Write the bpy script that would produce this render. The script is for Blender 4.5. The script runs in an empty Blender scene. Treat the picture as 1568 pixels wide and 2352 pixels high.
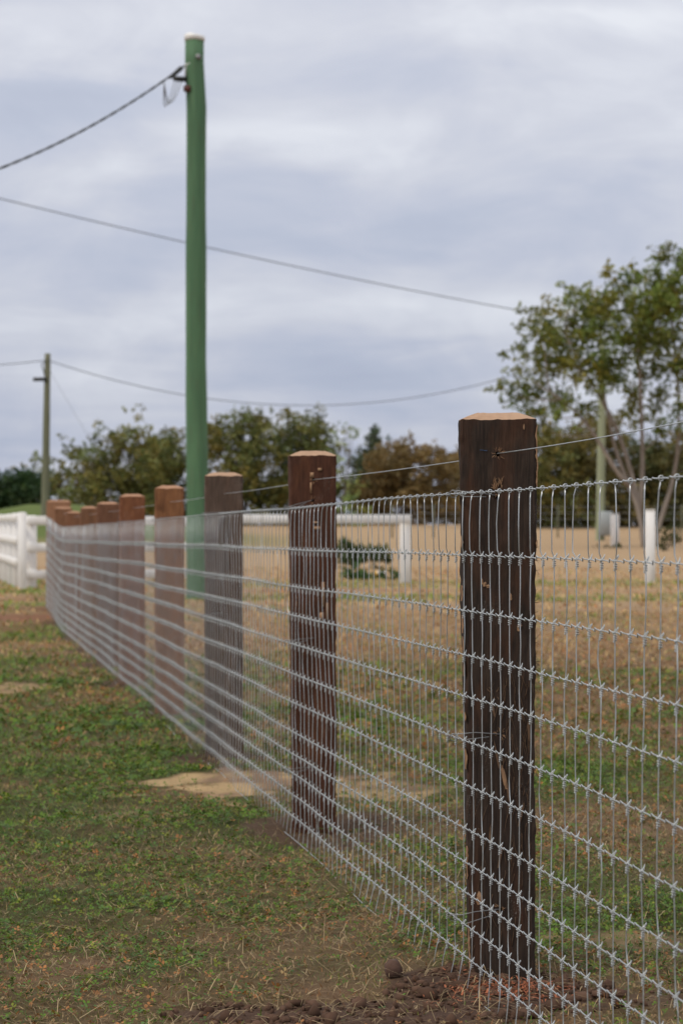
import bpy, math, random
import numpy as np
from mathutils import Vector, Matrix, noise as mnoise

random.seed(7)
rng = np.random.default_rng(11)
sc = bpy.context.scene
R = math.radians
HC = 1.07            # eye height of the photographer
FP = 5553.0          # focal length in photo-preview pixels, used only to work out real positions
def SX(px, Y): return (px - 784.0) / FP * Y
def SZ(py, Y): return HC - (py - 1232.0) / FP * Y

# ------------------------------------------------------------------ camera
cam_d = bpy.data.cameras.new('camera')
cam = bpy.data.objects.new('camera', cam_d)
sc.collection.objects.link(cam)
cam.location = (0, 0, HC)
cam.rotation_euler = (R(90), 0, 0)
cam_d.sensor_fit = 'VERTICAL'
cam_d.sensor_height = 36.0
cam_d.sensor_width = 24.0
cam_d.lens = 85.0
cam_d.shift_y = 56.0 / 2352.0
cam_d.clip_start = 0.05
cam_d.clip_end = 6000
cam_d.dof.use_dof = True
cam_d.dof.focus_distance = 5.55
cam_d.dof.aperture_fstop = 7.6
cam_d.dof.aperture_blades = 8
sc.camera = cam

# ------------------------------------------------------------------ world: overcast daylight sky
SUN_EL, SUN_AZ = R(48), R(-125)      # azimuth measured from +Y towards +X
w = bpy.data.worlds.new('World'); sc.world = w; w.use_nodes = True
nt = w.node_tree; N = nt.nodes; L = nt.links
N.clear()
def nd(tree, t, **kw):
    n = tree.nodes.new(t)
    for k, v in kw.items(): setattr(n, k, v)
    return n
def mth(tree, op, a, b=None, c=None, clamp=False):
    n = tree.nodes.new('ShaderNodeMath'); n.operation = op; n.use_clamp = clamp
    for i, v in enumerate((a, b, c)):
        if v is None: continue
        if isinstance(v, (int, float)): n.inputs[i].default_value = v
        else: tree.links.new(v, n.inputs[i])
    return n.outputs[0]
def mixc(tree, f, a, b, mode='MIX'):
    n = tree.nodes.new('ShaderNodeMix'); n.data_type = 'RGBA'; n.blend_type = mode
    if isinstance(f, (int, float)): n.inputs[0].default_value = f
    else: tree.links.new(f, n.inputs[0])
    for i, v in ((6, a), (7, b)):
        if isinstance(v, (tuple, list)): n.inputs[i].default_value = (*v[:3], 1)
        else: tree.links.new(v, n.inputs[i])
    return n.outputs[2]
def ramp(tree, f, stops, interp='LINEAR'):
    n = tree.nodes.new('ShaderNodeValToRGB'); n.color_ramp.interpolation = interp
    e = n.color_ramp.elements
    while len(e) < len(stops): e.new(0.5)
    for i, (p, c) in enumerate(stops):
        e[i].position = p
        e[i].color = (*c, 1) if isinstance(c, (tuple, list)) else (c, c, c, 1)
    tree.links.new(f, n.inputs[0])
    return n.outputs[0]
def noise_n(tree, vec, scale, detail=4, rough=0.55, dist=0.0, dims='3D'):
    n = tree.nodes.new('ShaderNodeTexNoise'); n.noise_dimensions = dims
    n.inputs['Scale'].default_value = scale; n.inputs['Detail'].default_value = detail
    n.inputs['Roughness'].default_value = rough; n.inputs['Distortion'].default_value = dist
    if vec is not None: tree.links.new(vec, n.inputs['Vector'])
    return n.outputs['Fac']
def mapping(tree, vec, scale=(1, 1, 1), loc=(0, 0, 0), rot=(0, 0, 0)):
    n = tree.nodes.new('ShaderNodeMapping')
    n.inputs['Scale'].default_value = scale; n.inputs['Location'].default_value = loc; n.inputs['Rotation'].default_value = rot
    tree.links.new(vec, n.inputs['Vector'])
    return n.outputs[0]

tc = nd(nt, 'ShaderNodeTexCoord')
sep = nd(nt, 'ShaderNodeSeparateXYZ'); L.new(tc.outputs['Generated'], sep.inputs[0])
dx, dy, dz = sep.outputs
zz = mth(nt, 'ADD', mth(nt, 'MAXIMUM', dz, 0.0), 0.075)
px = mth(nt, 'DIVIDE', dx, zz); py = mth(nt, 'DIVIDE', dy, zz)
comb = nd(nt, 'ShaderNodeCombineXYZ'); L.new(px, comb.inputs[0]); L.new(py, comb.inputs[1])
deck = comb.outputs[0]                                  # position on a level cloud deck
big = noise_n(nt, mapping(nt, deck, (0.62, 0.75, 1), (3.1, 1.7, 0)), 1.0, 3, 0.5, 0.4)
mid = noise_n(nt, mapping(nt, deck, (1.9, 1.7, 1), (7.3, 2.2, 0)), 1.0, 6, 0.58, 0.5)
puff = noise_n(nt, mapping(nt, tc.outputs['Generated'], (11, 11, 25), (2.3, 4.1, 1.2)), 1.0, 7, 0.56, 0.5)
cl = mth(nt, 'ADD', mth(nt, 'MULTIPLY', big, 0.42), mth(nt, 'ADD', mth(nt, 'MULTIPLY', mid, 0.20), mth(nt, 'MULTIPLY', puff, 0.46)))
# one thin bright break and one heavy bank, soft and ragged
wob = mth(nt, 'MULTIPLY', mth(nt, 'SUBTRACT', mid, 0.5), 0.05)
def streak(az, el, ra, re, amp):
    a = mth(nt, 'DIVIDE', mth(nt, 'SUBTRACT', mth(nt, 'ADD', dx, mth(nt, 'MULTIPLY', wob, 1.4)), az), ra)
    e = mth(nt, 'DIVIDE', mth(nt, 'SUBTRACT', mth(nt, 'ADD', dz, wob), el), re)
    r2 = mth(nt, 'ADD', mth(nt, 'MULTIPLY', a, a), mth(nt, 'MULTIPLY', e, e))
    g = mth(nt, 'MULTIPLY', mth(nt, 'POWER', 2.718, mth(nt, 'MULTIPLY', r2, -1.0)), amp)
    return mth(nt, 'MULTIPLY', g, mth(nt, 'GREATER_THAN', dy, 0.0))
for st in ((-0.030, 0.166, 0.070, 0.0095, 0.11), (-0.120, 0.172, 0.060, 0.013, -0.16), (-0.10, 0.208, 0.09, 0.016, 0.07),
           (0.11, 0.213, 0.03, 0.006, 0.14), (0.05, 0.17, 0.08, 0.016, -0.05), (0.05, 0.088, 0.05, 0.012, 0.07)):
    cl = mth(nt, 'ADD', cl, streak(*st))
ccol = ramp(nt, cl, [(0.34, (0.37, 0.42, 0.56)), (0.45, (0.42, 0.47, 0.605)), (0.51, (0.47, 0.51, 0.635)), (0.58, (0.55, 0.58, 0.68)), (0.72, (0.72, 0.75, 0.825))])
up = mth(nt, 'MAXIMUM', dz, 0.0)
ccol = mixc(nt, mth(nt, 'MULTIPLY', up, 1.25, clamp=True), ccol, (0.66, 0.645, 0.63))
gain = mth(nt, 'ADD', 1.0, mth(nt, 'MULTIPLY', up, 0.95))     # overcast luminance rises from horizon to zenith
sky = nd(nt, 'ShaderNodeTexSky', sky_type='NISHITA'); sky.sun_disc = False
sky.sun_elevation = SUN_EL; sky.sun_rotation = SUN_AZ; sky.air_density = 1.0; sky.dust_density = 1.5
b1 = nd(nt, 'ShaderNodeBackground'); L.new(sky.outputs[0], b1.inputs[0]); b1.inputs[1].default_value = 0.08
b2 = nd(nt, 'ShaderNodeBackground'); L.new(ccol, b2.inputs[0]); L.new(gain, b2.inputs[1])
mx = nd(nt, 'ShaderNodeMixShader'); mx.inputs[0].default_value = 0.93
L.new(b1.outputs[0], mx.inputs[1]); L.new(b2.outputs[0], mx.inputs[2])
wo = nd(nt, 'ShaderNodeOutputWorld'); L.new(mx.outputs[0], wo.inputs[0])

# ------------------------------------------------------------------ sun through thin cloud
sd = bpy.data.lights.new('sun', 'SUN'); sd.energy = 1.5; sd.angle = R(12); sd.color = (1.0, 0.91, 0.79)
so = bpy.data.objects.new('sun', sd); sc.collection.objects.link(so)
sdir = Vector((math.sin(SUN_AZ) * math.cos(SUN_EL), math.cos(SUN_AZ) * math.cos(SUN_EL), math.sin(SUN_EL)))
so.rotation_euler = sdir.to_track_quat('Z', 'Y').to_euler()
so.location = (-10, -10, 20)

sc.view_settings.view_transform = 'Standard'; sc.view_settings.look = 'None'
sc.view_settings.exposure = 0.0; sc.view_settings.gamma = 1.0; sc.view_settings.use_curve_mapping = False
sc.render.engine = 'CYCLES'
sc.cycles.use_denoising = True
sc.cycles.max_bounces = 6; sc.cycles.diffuse_bounces = 3; sc.cycles.glossy_bounces = 2
sc.cycles.transparent_max_bounces = 8
sc.cycles.caustics_reflective = False; sc.cycles.caustics_refractive = False

# ------------------------------------------------------------------ helpers
def link(o, parent=None):
    sc.collection.objects.link(o)
    if parent is not None: o.parent = parent
    return o
def tag(o, label=None, cat=None, group=None, kind=None):
    if label: o['label'] = label
    if cat: o['category'] = cat
    if group: o['group'] = group
    if kind: o['kind'] = kind
    return o
def empty(name, loc=(0, 0, 0), rz=0.0):
    o = bpy.data.objects.new(name, None); o.location = loc; o.rotation_euler = (0, 0, rz)
    o.empty_display_size = 0.1
    return link(o)
def mesh_np(name, verts, faces, mat=None, cols=None, smooth=False):
    """verts (n,3), faces (m,k) of one size or a list of such arrays"""
    if not isinstance(faces, (list, tuple)): faces = [faces]
    faces = [np.asarray(f, dtype=np.int32) for f in faces if len(f)]
    me = bpy.data.meshes.new(name)
    verts = np.asarray(verts, dtype=np.float32)
    me.vertices.add(len(verts)); me.vertices.foreach_set('co', verts.ravel())
    li = np.concatenate([f.ravel() for f in faces])
    tot = np.concatenate([np.full(len(f), f.shape[1], dtype=np.int32) for f in faces])
    st = np.concatenate([[0], np.cumsum(tot)[:-1]]).astype(np.int32)
    me.loops.add(len(li)); me.loops.foreach_set('vertex_index', li)
    me.polygons.add(len(tot)); me.polygons.foreach_set('loop_start', st); me.polygons.foreach_set('loop_total', tot)
    if smooth: me.polygons.foreach_set('use_smooth', np.ones(len(tot), dtype=bool))
    me.update(calc_edges=True); me.validate()
    if cols is not None:
        a = me.color_attributes.new('Col', 'FLOAT_COLOR', 'POINT')
        c4 = np.ones((len(verts), 4), dtype=np.float32); c4[:, :3] = cols
        a.data.foreach_set('color', c4.ravel())
    if mat is not None: me.materials.append(mat)
    return me
class MB:
    """collects pieces of one mesh"""
    def __init__(s): s.v = []; s.q = []; s.t = []; s.p = []; s.n = 0
    def add(s, v, quads=None, tris=None, polys=None):
        v = np.asarray(v, dtype=np.float64)
        if quads is not None and len(quads): s.q.append(np.asarray(quads) + s.n)
        if tris is not None and len(tris): s.t.append(np.asarray(tris) + s.n)
        for p in (polys or []): s.p.append(np.asarray(p)[None, :] + s.n)
        s.v.append(v); s.n += len(v)
    def tube(s, pts, rad, sides=6, cap=True):
        pts = np.asarray(pts, dtype=np.float64); n = len(pts)
        rad = np.full(n, rad) if np.isscalar(rad) else np.asarray(rad, dtype=np.float64)
        tg = np.gradient(pts, axis=0); tg /= np.linalg.norm(tg, axis=1)[:, None] + 1e-12
        a = np.array([0, 0, 1.0]) if abs(tg[0, 2]) < 0.8 else np.array([1.0, 0, 0])
        u = np.cross(tg[0], a); u /= np.linalg.norm(u)
        U = np.empty((n, 3))
        for i in range(n):
            u = u - tg[i] * np.dot(u, tg[i]); u /= np.linalg.norm(u) + 1e-12
            U[i] = u
        V = np.cross(tg, U)
        an = np.arange(sides) * 2 * np.pi / sides
        ring = pts[:, None, :] + rad[:, None, None] * (np.cos(an)[None, :, None] * U[:, None, :] + np.sin(an)[None, :, None] * V[:, None, :])
        i = np.arange(n - 1)[:, None]; j = np.arange(sides)[None, :]; k = (j + 1) % sides
        q = np.stack([i * sides + j + 0 * k, i * sides + k, (i + 1) * sides + k, (i + 1) * sides + j + 0 * k], -1).reshape(-1, 4)
        s.add(ring.reshape(-1, 3), q, polys=([list(range(sides))[::-1], [(n - 1) * sides + x for x in range(sides)]] if cap else None))
    def box(s, c, d, rz=0.0, bev=0.0):
        c = np.asarray(c, float); hx, hy, hz = [x / 2 for x in d]
        if bev <= 0:
            v = np.array([[sx * hx, sy * hy, sz * hz] for sz in (-1, 1) for sx, sy in ((-1, -1), (1, -1), (1, 1), (-1, 1))])
            f = [[3, 2, 1, 0], [4, 5, 6, 7], [0, 1, 5, 4], [1, 2, 6, 5], [2, 3, 7, 6], [3, 0, 4, 7]]
        else:
            b = bev
            ringxy = [(-hx + b, -hy), (hx - b, -hy), (hx, -hy + b), (hx, hy - b), (hx - b, hy), (-hx + b, hy), (-hx, hy - b), (-hx, -hy + b)]
            inn = [(x * (1 - b / hx), y * (1 - b / hy)) for x, y in ringxy]
            v = np.array([[x, y, -hz] for x, y in inn] + [[x, y, -hz + b] for x, y in ringxy] + [[x, y, hz - b] for x, y in ringxy] + [[x, y, hz] for x, y in inn])
            f = [[r * 8 + j, r * 8 + (j + 1) % 8, (r + 1) * 8 + (j + 1) % 8, (r + 1) * 8 + j] for r in range(3) for j in range(8)]
        cr, sr = math.cos(rz), math.sin(rz)
        v = np.stack([v[:, 0] * cr - v[:, 1] * sr, v[:, 0] * sr + v[:, 1] * cr, v[:, 2]], -1) + c
        s.add(v, f, polys=([list(range(8))[::-1], list(range(24, 32))] if bev > 0 else None))
    def mesh(s, name, mat=None, smooth=False, cols=None):
        fs = []
        if s.q: fs.append(np.concatenate(s.q))
        if s.t: fs.append(np.concatenate(s.t))
        fs += s.p
        return mesh_np(name, np.concatenate(s.v), fs, mat, cols, smooth)
    def build(s, name, mat, parent=None, smooth=False):
        return link(bpy.data.objects.new(name, s.mesh(name, mat, smooth)), parent)
def local(o):   # keep child in world place under a parent Empty that has a location
    return o

def _hash(ix, iy, seed):
    h = (ix.astype(np.int64) * 374761393 + iy.astype(np.int64) * 668265263 + seed * 1274126177) & 0x7fffffff
    h = ((h ^ (h >> 13)) * 1274126177) & 0x7fffffff
    return ((h ^ (h >> 16)) & 0xffff) / 65535.0
def vnoise(x, y, seed=0):
    x = np.asarray(x, float); y = np.asarray(y, float)
    ix = np.floor(x); iy = np.floor(y); fx = x - ix; fy = y - iy
    fx = fx * fx * (3 - 2 * fx); fy = fy * fy * (3 - 2 * fy)
    a = _hash(ix, iy, seed); b = _hash(ix + 1, iy, seed); c = _hash(ix, iy + 1, seed); d = _hash(ix + 1, iy + 1, seed)
    return (a * (1 - fx) + b * fx) * (1 - fy) + (c * (1 - fx) + d * fx) * fy
def fbm(x, y, seed=0, oct=4):
    v = 0; amp = 0.5; tot = 0
    for o in range(oct):
        v = v + amp * vnoise(x * 2 ** o + 17.3 * o, y * 2 ** o - 9.1 * o, seed + o); tot += amp; amp *= 0.5
    return v / tot
def sstep(a, b, x):
    t = np.clip((np.asarray(x, float) - a) / (b - a), 0, 1); return t * t * (3 - 2 * t)

# terrain: level paddock, a low step at the far end of the fence, then a slow rise
def H(x, y):
    x = np.asarray(x, float); y = np.asarray(y, float)
    h = 0.15 * sstep(25.6, 30.8, y)
    h = h + 0.02 * sstep(35, 50, y) + 0.49 * np.clip((y - 50) / 54, 0, 1) + 1.14 * np.clip((y - 104) / 46, 0, 1) + 1.0 * np.clip((y - 150) / 250, 0, 1)
    h = h + 1.75 * np.exp(-(((x + 13.5) / 6.0) ** 2 + ((y - 112) / 14.0) ** 2))
    return h
def Hmicro(x, y):
    near = np.clip(1 - (np.asarray(y) - 5) / 40.0, 0.15, 1)
    d = Dirt(x, y)
    near = near * (1 - 0.85 * np.clip(Sand(x, y), 0, 1))
    return near * (0.030 * (fbm(x * 1.3, y * 1.3, 3, 4) - 0.5) + 0.032 * (fbm(np.asarray(x) * 4.2, np.asarray(y) * 3.4, 4, 3) - 0.5) + 0.010 * (fbm(np.asarray(x) * 7, np.asarray(y) * 7, 5, 3) - 0.5)) + d * 0.022 * (fbm(np.asarray(x) * 14, np.asarray(y) * 14, 8, 3) - 0.3)

# fence line
FS = -0.16226; FX0, FY0 = 0.2797, 5.84
def fence_x(Y): return FX0 + FS * (np.asarray(Y, float) - FY0)
YS, YE = 2.95, 30.35
POST_REL = [1.0, 1.496, 1.988, 2.47, 2.98, 3.44, 3.86, 4.32, 4.80, 5.2]

# ground patches, all in metres
def blob(x, y, cx, cy, rx, ry, seed, rag=0.55, sc_=3.0):
    r = np.sqrt(((x - cx) / rx) ** 2 + ((y - cy) / ry) ** 2) + rag * (fbm(x * sc_ + seed, y * sc_ * 0.7, seed, 4) - 0.5) * 2
    return 1 - sstep(0.75, 1.1, r)
def Dirt(x, y):
    x = np.asarray(x, float); y = np.asarray(y, float)
    d = blob(x, y, 0.12, 5.40, 0.42, 0.17, 21, 0.6, 5)
    d = np.maximum(d, blob(x, y, 0.40, 5.70, 0.27, 0.27, 22, 0.5, 5))
    d = np.maximum(d, blob(x, y, 0.70, 5.50, 0.30, 0.10, 24, 0.7, 5) * 0.6)
    for i, r in enumerate(POST_REL[1:]):
        Y = r * 5.84
        d = np.maximum(d, 0.85 * blob(x, y, fence_x(Y) + 0.10, Y + 0.05, 0.30, 0.42, 30 + i, 0.6, 3))
    return d
def Sand(x, y):
    s = 0.90 * blob(x, y, -0.48, 10.55, 0.42, 0.62, 41, 1.05, 6)
    s = np.maximum(s, 0.6 * blob(x, y, 0.20, 10.25, 0.32, 0.5, 42, 0.8, 5))
    s = np.maximum(s, 0.5 * blob(x, y, -0.85, 9.32, 0.12, 0.10, 43, 1.0, 7))
    s = np.maximum(s, 0.6 * blob(x, y, -0.42, 9.66, 0.08, 0.09, 44, 1.0, 7))
    s = np.maximum(s, 0.7 * blob(x, y, -2.35, 17.2, 0.35, 0.6, 45, 0.7, 2))
    s = np.maximum(s, 0.4 * blob(x, y, 0.78, 6.42, 0.26, 0.14, 46, 0.9, 5))
    return s
def Dry(x, y):
    """0 lush, 1 dry"""
    x = np.asarray(x, float); y = np.asarray(y, float)
    n = fbm(x * 0.9, y * 0.55, 51, 4); n2 = fbm(x * 2.7, y * 2.0, 55, 3)
    side = x - fence_x(y)
    n3 = fbm(x * 8.0, y * 6.0, 58, 2)
    d = 0.31 + 1.5 * (n - 0.5) + 0.8 * (n2 - 0.5) + 0.45 * (n3 - 0.5)
    d = d + 0.16 * (1 - sstep(5.2, 6.9, y)) - 0.30 * sstep(8.3, 10, y) * (1 - sstep(13.2, 14.5, y)) * (side < 0)
    d = d + 0.35 * sstep(14.2, 15, y) * (1 - sstep(16, 17.5, y)) * (side < 0) - 0.2 * sstep(16.5, 18, y) * (1 - sstep(20, 23, y)) * (side < 0)
    d = d + 0.25 * sstep(22, 24, y) * (side < 0)
    rt = sstep(0.0, 0.9, side)
    d = d + rt * (0.14 * sstep(7, 9, y) + 0.26 * sstep(11, 15, y) + 0.35 * sstep(19, 24, y))
    d = d + 0.35 * blob(x, y, -0.85, 6.05, 0.35, 0.22, 57, 0.5, 3)
    d = d - rt * (0.35 + 0.9 * (n - 0.3)) * (sstep(33.0, 35, y) * (1 - sstep(37.5, 39.5, y)) + 0.75 * sstep(42, 44, y) * (1 - sstep(49, 53, y)))
    d = d + 0.6 * sstep(48, 54, y)
    return np.clip(d, 0, 1)
def Red(x, y):
    x = np.asarray(x, float); y = np.asarray(y, float)
    side = x - fence_x(y)
    n = fbm(x * 0.5, y * 0.35, 61, 4)
    lf = (side < 0.5)
    a = lf * sstep(26.4, 27.2, y) * (1 - sstep(31.2, 32.6, y)) * np.clip(0.15 + 3.2 * (fbm(x * 0.7, y * 0.9, 66, 5) - 0.36), 0, 0.85)
    b = lf * sstep(33.4, 34.2, y) * (1 - sstep(37.4, 38.8, y)) * np.clip(3.4 * (fbm(x * 0.55, y * 0.7, 68, 5) - 0.40), 0, 0.9)
    c = (side > 3) * sstep(39.4, 40.2, y) * (1 - sstep(41.6, 42.6, y)) * np.clip(3.0 * (fbm(x * 0.45, y * 0.8, 69, 4) - 0.45), 0, 0.7)
    return np.clip(np.maximum(np.maximum(a, b), c), 0, 1)

# ------------------------------------------------------------------ materials
def mat_new(name):
    m = bpy.data.materials.new(name); m.use_nodes = True
    t = m.node_tree; t.nodes.clear()
    o = nd(t, 'ShaderNodeOutputMaterial'); p = nd(t, 'ShaderNodeBsdfPrincipled')
    t.links.new(p.outputs[0], o.inputs[0])
    return m, t, p
def bump(t, p, h, strength, dist=0.01):
    b = nd(t, 'ShaderNodeBump'); b.inputs['Strength'].default_value = strength; b.inputs['Distance'].default_value = dist
    t.links.new(h, b.inputs['Height']); t.links.new(b.outputs[0], p.inputs['Normal'])
def simple(name, col, rough=0.6, metal=0.0, var=0.15, scale=20, bmp=0.0):
    m, t, p = mat_new(name)
    g = nd(t, 'ShaderNodeTexCoord').outputs['Object']
    n = noise_n(t, g, scale, 5, 0.6)
    c = mixc(t, n, tuple(x * (1 - var) for x in col), tuple(min(1, x * (1 + var)) for x in col))
    t.links.new(c, p.inputs['Base Color']); p.inputs['Roughness'].default_value = rough; p.inputs['Metallic'].default_value = metal
    if bmp: bump(t, p, n, bmp, 0.004)
    return m
def attr_mat(name, rough=0.65, trans=0.0, spec=0.3):
    m, t, p = mat_new(name)
    a = nd(t, 'ShaderNodeAttribute', attribute_name='Col')
    t.links.new(a.outputs['Color'], p.inputs['Base Color']); p.inputs['Roughness'].default_value = rough
    p.inputs['Specular IOR Level'].default_value = spec
    if trans > 0:
        tr = nd(t, 'ShaderNodeBsdfTranslucent'); t.links.new(a.outputs['Color'], tr.inputs[0])
        ms = nd(t, 'ShaderNodeMixShader'); ms.inputs[0].default_value = trans
        t.links.new(p.outputs[0], ms.inputs[1]); t.links.new(tr.outputs[0], ms.inputs[2])
        out = [n for n in t.nodes if n.type == 'OUTPUT_MATERIAL'][0]
        t.links.new(ms.outputs[0], out.inputs[0])
    return m

def ground_mat():
    m, t, p = mat_new('ground_soil')
    a = nd(t, 'ShaderNodeAttribute', attribute_name='Col')
    g = nd(t, 'ShaderNodeTexCoord').outputs['Object']
    n1 = noise_n(t, mapping(t, g, (1, 0.5, 1)), 6.0, 6, 0.65)
    n2 = noise_n(t, g, 70.0, 5, 0.7)
    n3 = noise_n(t, g, 260.0, 3, 0.6)
    f = mth(t, 'ADD', mth(t, 'MULTIPLY', n1, 0.45), mth(t, 'ADD', mth(t, 'MULTIPLY', n2, 0.6), mth(t, 'MULTIPLY', n3, 0.35)))
    val = nd(t, 'ShaderNodeMapRange'); t.links.new(f, val.inputs[0])
    val.inputs[1].default_value = 0.4; val.inputs[2].default_value = 1.0; val.inputs[3].default_value = 0.55; val.inputs[4].default_value = 1.45
    c = mixc(t, 1.0, a.outputs['Color'], val.outputs[0], 'MULTIPLY')
    t.links.new(c, p.inputs['Base Color']); p.inputs['Roughness'].default_value = 0.92; p.inputs['Specular IOR Level'].default_value = 0.15
    bump(t, p, mth(t, 'ADD', n2, mth(t, 'MULTIPLY', n3, 0.5)), 0.8, 0.012)
    return m
M_ground = ground_mat()
M_leafy = attr_mat('grass_blades', 0.6, 0.25)
M_dry = attr_mat('dry_straw', 0.75, 0.15)
M_soil = attr_mat('soil_clods', 0.95, 0.0, 0.1)
M_foliage = attr_mat('tree_leaves', 0.55, 0.22)

def galv(name, col=(0.55, 0.58, 0.59), rough=0.38, metal=0.7):
    m, t, p = mat_new(name)
    g = nd(t, 'ShaderNodeTexCoord').outputs['Object']
    n = noise_n(t, g, 90, 4, 0.6); n2 = noise_n(t, g, 7, 3, 0.5)
    c = mixc(t, n, tuple(x * 0.82 for x in col), tuple(x * 1.18 for x in col))
    c = mixc(t, mth(t, 'MULTIPLY', n2, 0.35), c, (0.30, 0.31, 0.31))
    t.links.new(c, p.inputs['Base Color'])
    p.inputs['Metallic'].default_value = metal
    t.links.new(ramp(t, n, [(0.3, rough - 0.08), (0.7, rough + 0.12)]), p.inputs['Roughness'])
    return m
M_wire = galv('galvanised_wire')
M_tie = galv('dull_tie_wire', (0.24, 0.245, 0.25), 0.5)

def bark(name, dark, lite, red, redamt=0.5, chip=(0.36, 0.22, 0.12), chipamt=0.66, streakiness=1.0):
    m, t, p = mat_new(name)
    g0 = nd(t, 'ShaderNodeTexCoord').outputs['Object']
    oi = nd(t, 'ShaderNodeObjectInfo')
    va = nd(t, 'ShaderNodeVectorMath', operation='ADD'); t.links.new(g0, va.inputs[0])
    vs = nd(t, 'ShaderNodeVectorMath', operation='SCALE'); vs.inputs[0].default_value = (37, 11, 53); t.links.new(oi.outputs['Random'], vs.inputs['Scale'])
    t.links.new(vs.outputs[0], va.inputs[1]); g = va.outputs[0]
    warp = noise_n(t, mapping(t, g, (6, 6, 2)), 1, 3, 0.5)
    wv = nd(t, 'ShaderNodeVectorMath', operation='ADD'); t.links.new(g, wv.inputs[0])
    cx = nd(t, 'ShaderNodeCombineXYZ'); t.links.new(mth(t, 'MULTIPLY', mth(t, 'SUBTRACT', warp, 0.5), 0.05), cx.inputs[0]); t.links.new(cx.outputs[0], wv.inputs[1])
    grain = noise_n(t, mapping(t, wv.outputs[0], (120, 90, 7)), 1, 7, 0.72)
    fib = noise_n(t, mapping(t, wv.outputs[0], (420, 300, 14)), 1, 4, 0.6)
    big = noise_n(t, mapping(t, g, (13, 10, 3.2)), 1, 5, 0.6, 0.6)
    fine = noise_n(t, mapping(t, g, (90, 90, 45)), 1, 5, 0.65)
    c = mixc(t, ramp(t, grain, [(0.36, 0.0), (0.68, 1.0)]), dark, lite)
    c = mixc(t, mth(t, 'MULTIPLY', ramp(t, fib, [(0.55, 0.0), (0.75, 1.0)]), 0.35), c, tuple(min(1, x * 1.9) for x in lite))
    c = mixc(t, mth(t, 'MULTIPLY', ramp(t, big, [(0.50, 0.0), (0.66, 1.0)]), redamt), c, red)
    blk = noise_n(t, mapping(t, wv.outputs[0], (16, 12, 7.5), (4, 9, 2)), 1, 6, 0.7, 0.8)
    c = mixc(t, mth(t, 'MULTIPLY', ramp(t, blk, [(0.50, 0.0), (0.72, 1.0)]), 0.45), c, tuple(x * 0.35 for x in dark))
    chf = mth(t, 'MULTIPLY', ramp(t, noise_n(t, mapping(t, g, (26, 26, 11), (8, 1, 3)), 1, 5, 0.62), [(chipamt, 0.0), (chipamt + 0.02, 1.0)]), ramp(t, fine, [(0.42, 0.0), (0.5, 1.0)]))
    c = mixc(t, chf, c, chip)
    lich = mth(t, 'MULTIPLY', ramp(t, noise_n(t, mapping(t, g, (10, 10, 7), (2, 5, 6)), 1, 3, 0.5), [(0.60, 0.0), (0.70, 1.0)]), ramp(t, noise_n(t, g, 260, 3, 0.6), [(0.56, 0.0), (0.66, 1.0)]))
    c = mixc(t, mth(t, 'MULTIPLY', lich, 0.4), c, (0.30, 0.29, 0.27))
    t.links.new(c, p.inputs['Base Color']); p.inputs['Roughness'].default_value = 0.85; p.inputs['Specular IOR Level'].default_value = 0.2
    h = mth(t, 'ADD', mth(t, 'ADD', grain, mth(t, 'MULTIPLY', fib, 0.5)), mth(t, 'MULTIPLY', chf, -0.6))
    bump(t, p, h, 0.7, 0.004)
    return m
def cut_wood(name, col):
    m, t, p = mat_new(name)
    g = nd(t, 'ShaderNodeTexCoord').outputs['Object']
    saw = noise_n(t, mapping(t, g, (40, 14, 14), (0, 0, 0), (0, 0, 0.5)), 1, 5, 0.6)
    ln = noise_n(t, mapping(t, g, (9, 130, 60), (0, 0, 0), (0, 0, 0.35)), 1, 3, 0.6)
    c = mixc(t, saw, tuple(x * 0.78 for x in col), tuple(min(1, x * 1.2) for x in col))
    c = mixc(t, mth(t, 'MULTIPLY', ramp(t, ln, [(0.55, 0.0), (0.72, 1.0)]), 0.45), c, (col[0] * 0.55, col[1] * 0.42, col[2] * 0.35))
    t.links.new(c, p.inputs['Base Color']); p.inputs['Roughness'].default_value = 0.8
    bump(t, p, ln, 0.35, 0.002)
    return m
M_cut = cut_wood('pale_sawn_end', (0.39, 0.245, 0.155))
M_cut2 = cut_wood('orange_sawn_end', (0.38, 0.205, 0.12))
M_fibre = simple('bark_fibres', (0.13, 0.075, 0.042), 0.9, 0, 0.4, 60)
M_chip = simple('torn_pale_wood', (0.34, 0.20, 0.11), 0.85, 0, 0.35, 80)
M_hole = simple('dark_hole', (0.012, 0.008, 0.006), 0.95, 0, 0.2, 50)

def white_paint():
    m, t, p = mat_new('white_fence_paint')
    g = nd(t, 'ShaderNodeTexCoord').outputs['Object']
    n = noise_n(t, mapping(t, g, (6, 6, 2)), 1, 5, 0.6)
    c = mixc(t, ramp(t, n, [(0.5, 0.0), (0.8, 1.0)]), (0.80, 0.79, 0.78), (0.60, 0.57, 0.53))
    t.links.new(c, p.inputs['Base Color']); p.inputs['Roughness'].default_value = 0.6
    return m
M_white = white_paint()
def pole_mat(name, a, b, c3):
    m, t, p = mat_new(name)
    g = nd(t, 'ShaderNodeTexCoord').outputs['Object']
    n = noise_n(t, mapping(t, g, (9, 9, 0.9)), 1, 6, 0.65)
    n2 = noise_n(t, mapping(t, g, (40, 40, 3)), 1, 5, 0.6)
    c = mixc(t, ramp(t, n, [(0.35, 0.0), (0.65, 1.0)]), a, b)
    c = mixc(t, mth(t, 'MULTIPLY', ramp(t, n2, [(0.5, 0.0), (0.75, 1.0)]), 0.5), c, c3)
    t.links.new(c, p.inputs['Base Color']); p.inputs['Roughness'].default_value = 0.75
    bump(t, p, n2, 0.4, 0.01)
    return m
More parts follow.
